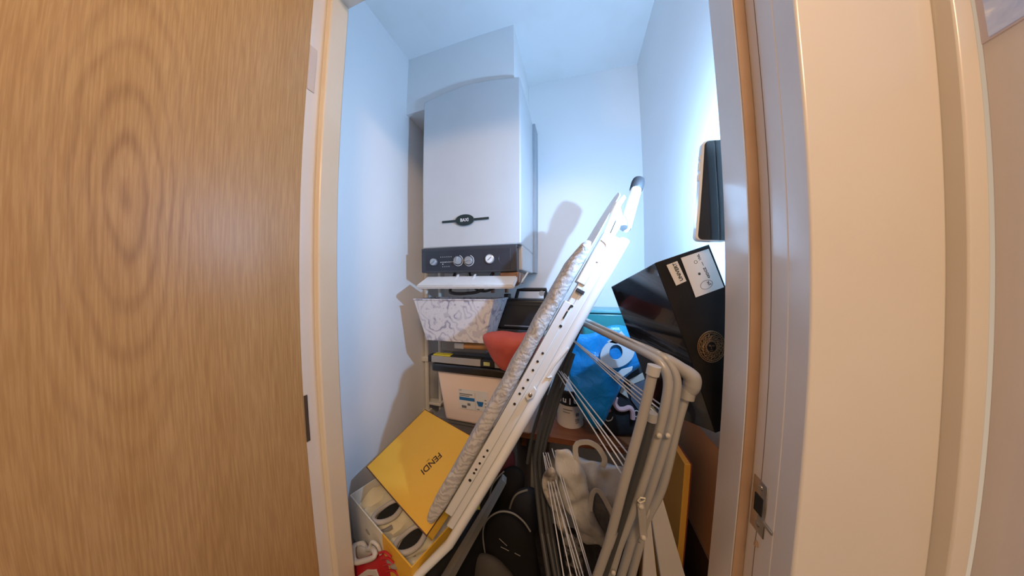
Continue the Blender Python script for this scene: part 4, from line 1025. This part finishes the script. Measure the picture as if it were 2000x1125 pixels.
lettering('FENDI', frame(fc_, td, nl.cross(td)), td.length * 1.08, BROWNINK, ld_, height=td.length * .36, bold=.012)
rc = hit(836, 899, LL, nl) + nl * .0006
lettering('ROMA', frame(rc, td, nl.cross(td)), td.length * .17, BROWNINK, ld_)

# red sneaker at the bottom left
rsz = thing('red_sneaker', at(735, 1120, y=.405), 'red and white leather high-top sneaker at the bottom left by the jamb', 'shoe')
ol = [at(*p, y=.408) for p in ((690, 1092), (712, 1086), (738, 1078), (760, 1085), (782, 1128), (790, 1180), (760, 1230), (690, 1230), (686, 1150))]
MB().pillow(ol, (0, -.022, .005), nz=.002, seed=71, sub=6, rings=9, pw=.45).build('red_upper', REDL, rsz)
ocl = at(712, 1082, y=.40)
MB().tube(path(((690, 1070), (693, 1096), (712, 1095), (732, 1086), (728, 1072), (716, 1072), (708, 1062), (697, 1064)), (.40, .388, .385, .388, .400, .412, .418, .412)), .0062, 10, closed=True, smooth=5).build('white_collar', WHITEL, rsz)
MB().pillow(path(((695, 1072), (704, 1066), (722, 1076), (726, 1084), (712, 1090), (697, 1090)), .408), (0, -.006, 0), nz=.002, sub=5, rings=5).build('grey_lining', GREYL, rsz)
MB().poly(path(((695, 1128), (716, 1114), (734, 1114), (742, 1132), (700, 1140)), .3885), (0, .006, 0)).build('white_panel', WHITEL, rsz, bevel=.001)
for i in range(4):
    MB().tube(path(((740 + 5 * i, 1080 + 12 * i), (752 + 5 * i, 1078 + 12 * i), (764 + 5 * i, 1088 + 12 * i)), .3865), .0028, 6, smooth=4).build('lace', REDL, rsz)
MB().tube(path(((722, 1070), (726, 1058), (738, 1066), (744, 1082)), .402), .004, 8, smooth=6).build('pull_tab', WHITEL, rsz)

pz = at(735, 1226, y=.405)
rsb = MB().box((pz.x - .07, .384, 0), (pz.x + .07, .428, pz.z + .004)).build('shoe_box', mat('dark card', (.03, .03, .032), .7), bevel=.002)
tag(rsb, 'dark narrow box under the red sneaker by the left jamb', 'box')
# ================================================================== phone held in the doorway by the right jamb
pa, pb_ = at(1384, 271, y=.405), at(1376, 473, y=.405)
ph = thing('smartphone', pb_, 'smartphone in a clear case standing edge-on against the right door jamb, torch lit', 'phone')
q = path(((1372, 276), (1413, 287), (1424, 474), (1366, 474)), (.407, .401, .401, .407))
zt2, zb3 = at(1384, 271, y=.405).z, at(1376, 473, y=.405).z
up_ = V((at(1375, 276, y=.405) - at(1361, 470, y=.405))).normalized()
lft = at(1358, 470, y=.405)
xd = V((.94, -.10, 0)); xd = (xd - up_ * xd.dot(up_)).normalized()
Ph = Matrix(((xd.x, 0, up_.x, lft.x), (xd.y, 1, up_.y, lft.y), (xd.z, 0, up_.z, lft.z), (0, 0, 0, 1)))
hl = (at(1375, 274, y=.405) - lft).length
wd_ = .060
def rrect(x0, x1, z0, z1, r, n=6):
    P_ = []
    for cx_, cz, a0 in ((x1 - r, z1 - r, 0), (x0 + r, z1 - r, 90), (x0 + r, z0 + r, 180), (x1 - r, z0 + r, 270)):
        P_ += [(cx_ + r * cos(radians(a0 + 90 * i / n)), cz + r * sin(radians(a0 + 90 * i / n))) for i in range(n + 1)]
    return P_
def phq(pts, y): return [Ph @ V((a, y, b)) for a, b in pts]
yv = V((0, 1, 0))
MB().poly(phq(rrect(0, .046, 0, hl, .008), 0), yv * .011).build('clear_case', CASEM, ph, bevel=.002, bseg=3)
MB().poly(phq(rrect(.0030, .0455, .002, hl - .002, .007), -.0009), yv * .002).build('glass_face', GLASSB, ph)
for a_, b_ in ((.60, .67), (.70, .79), (.81, .86)):
    MB().box((-.0016, .003, hl * a_), (.001, .008, hl * b_), Ph).build('side_button', CASEM, ph, bevel=.0006)
tl_ = MB().lathe([(.004, 0), (.004, .001)], TORCH - V((0, .0035, 0)), (0, 1, 0), 14)
tl_.build('torch_lens', mat('torch lens', (.9, .9, .9), .3, emit=((.75, .87, 1), 6)), ph)
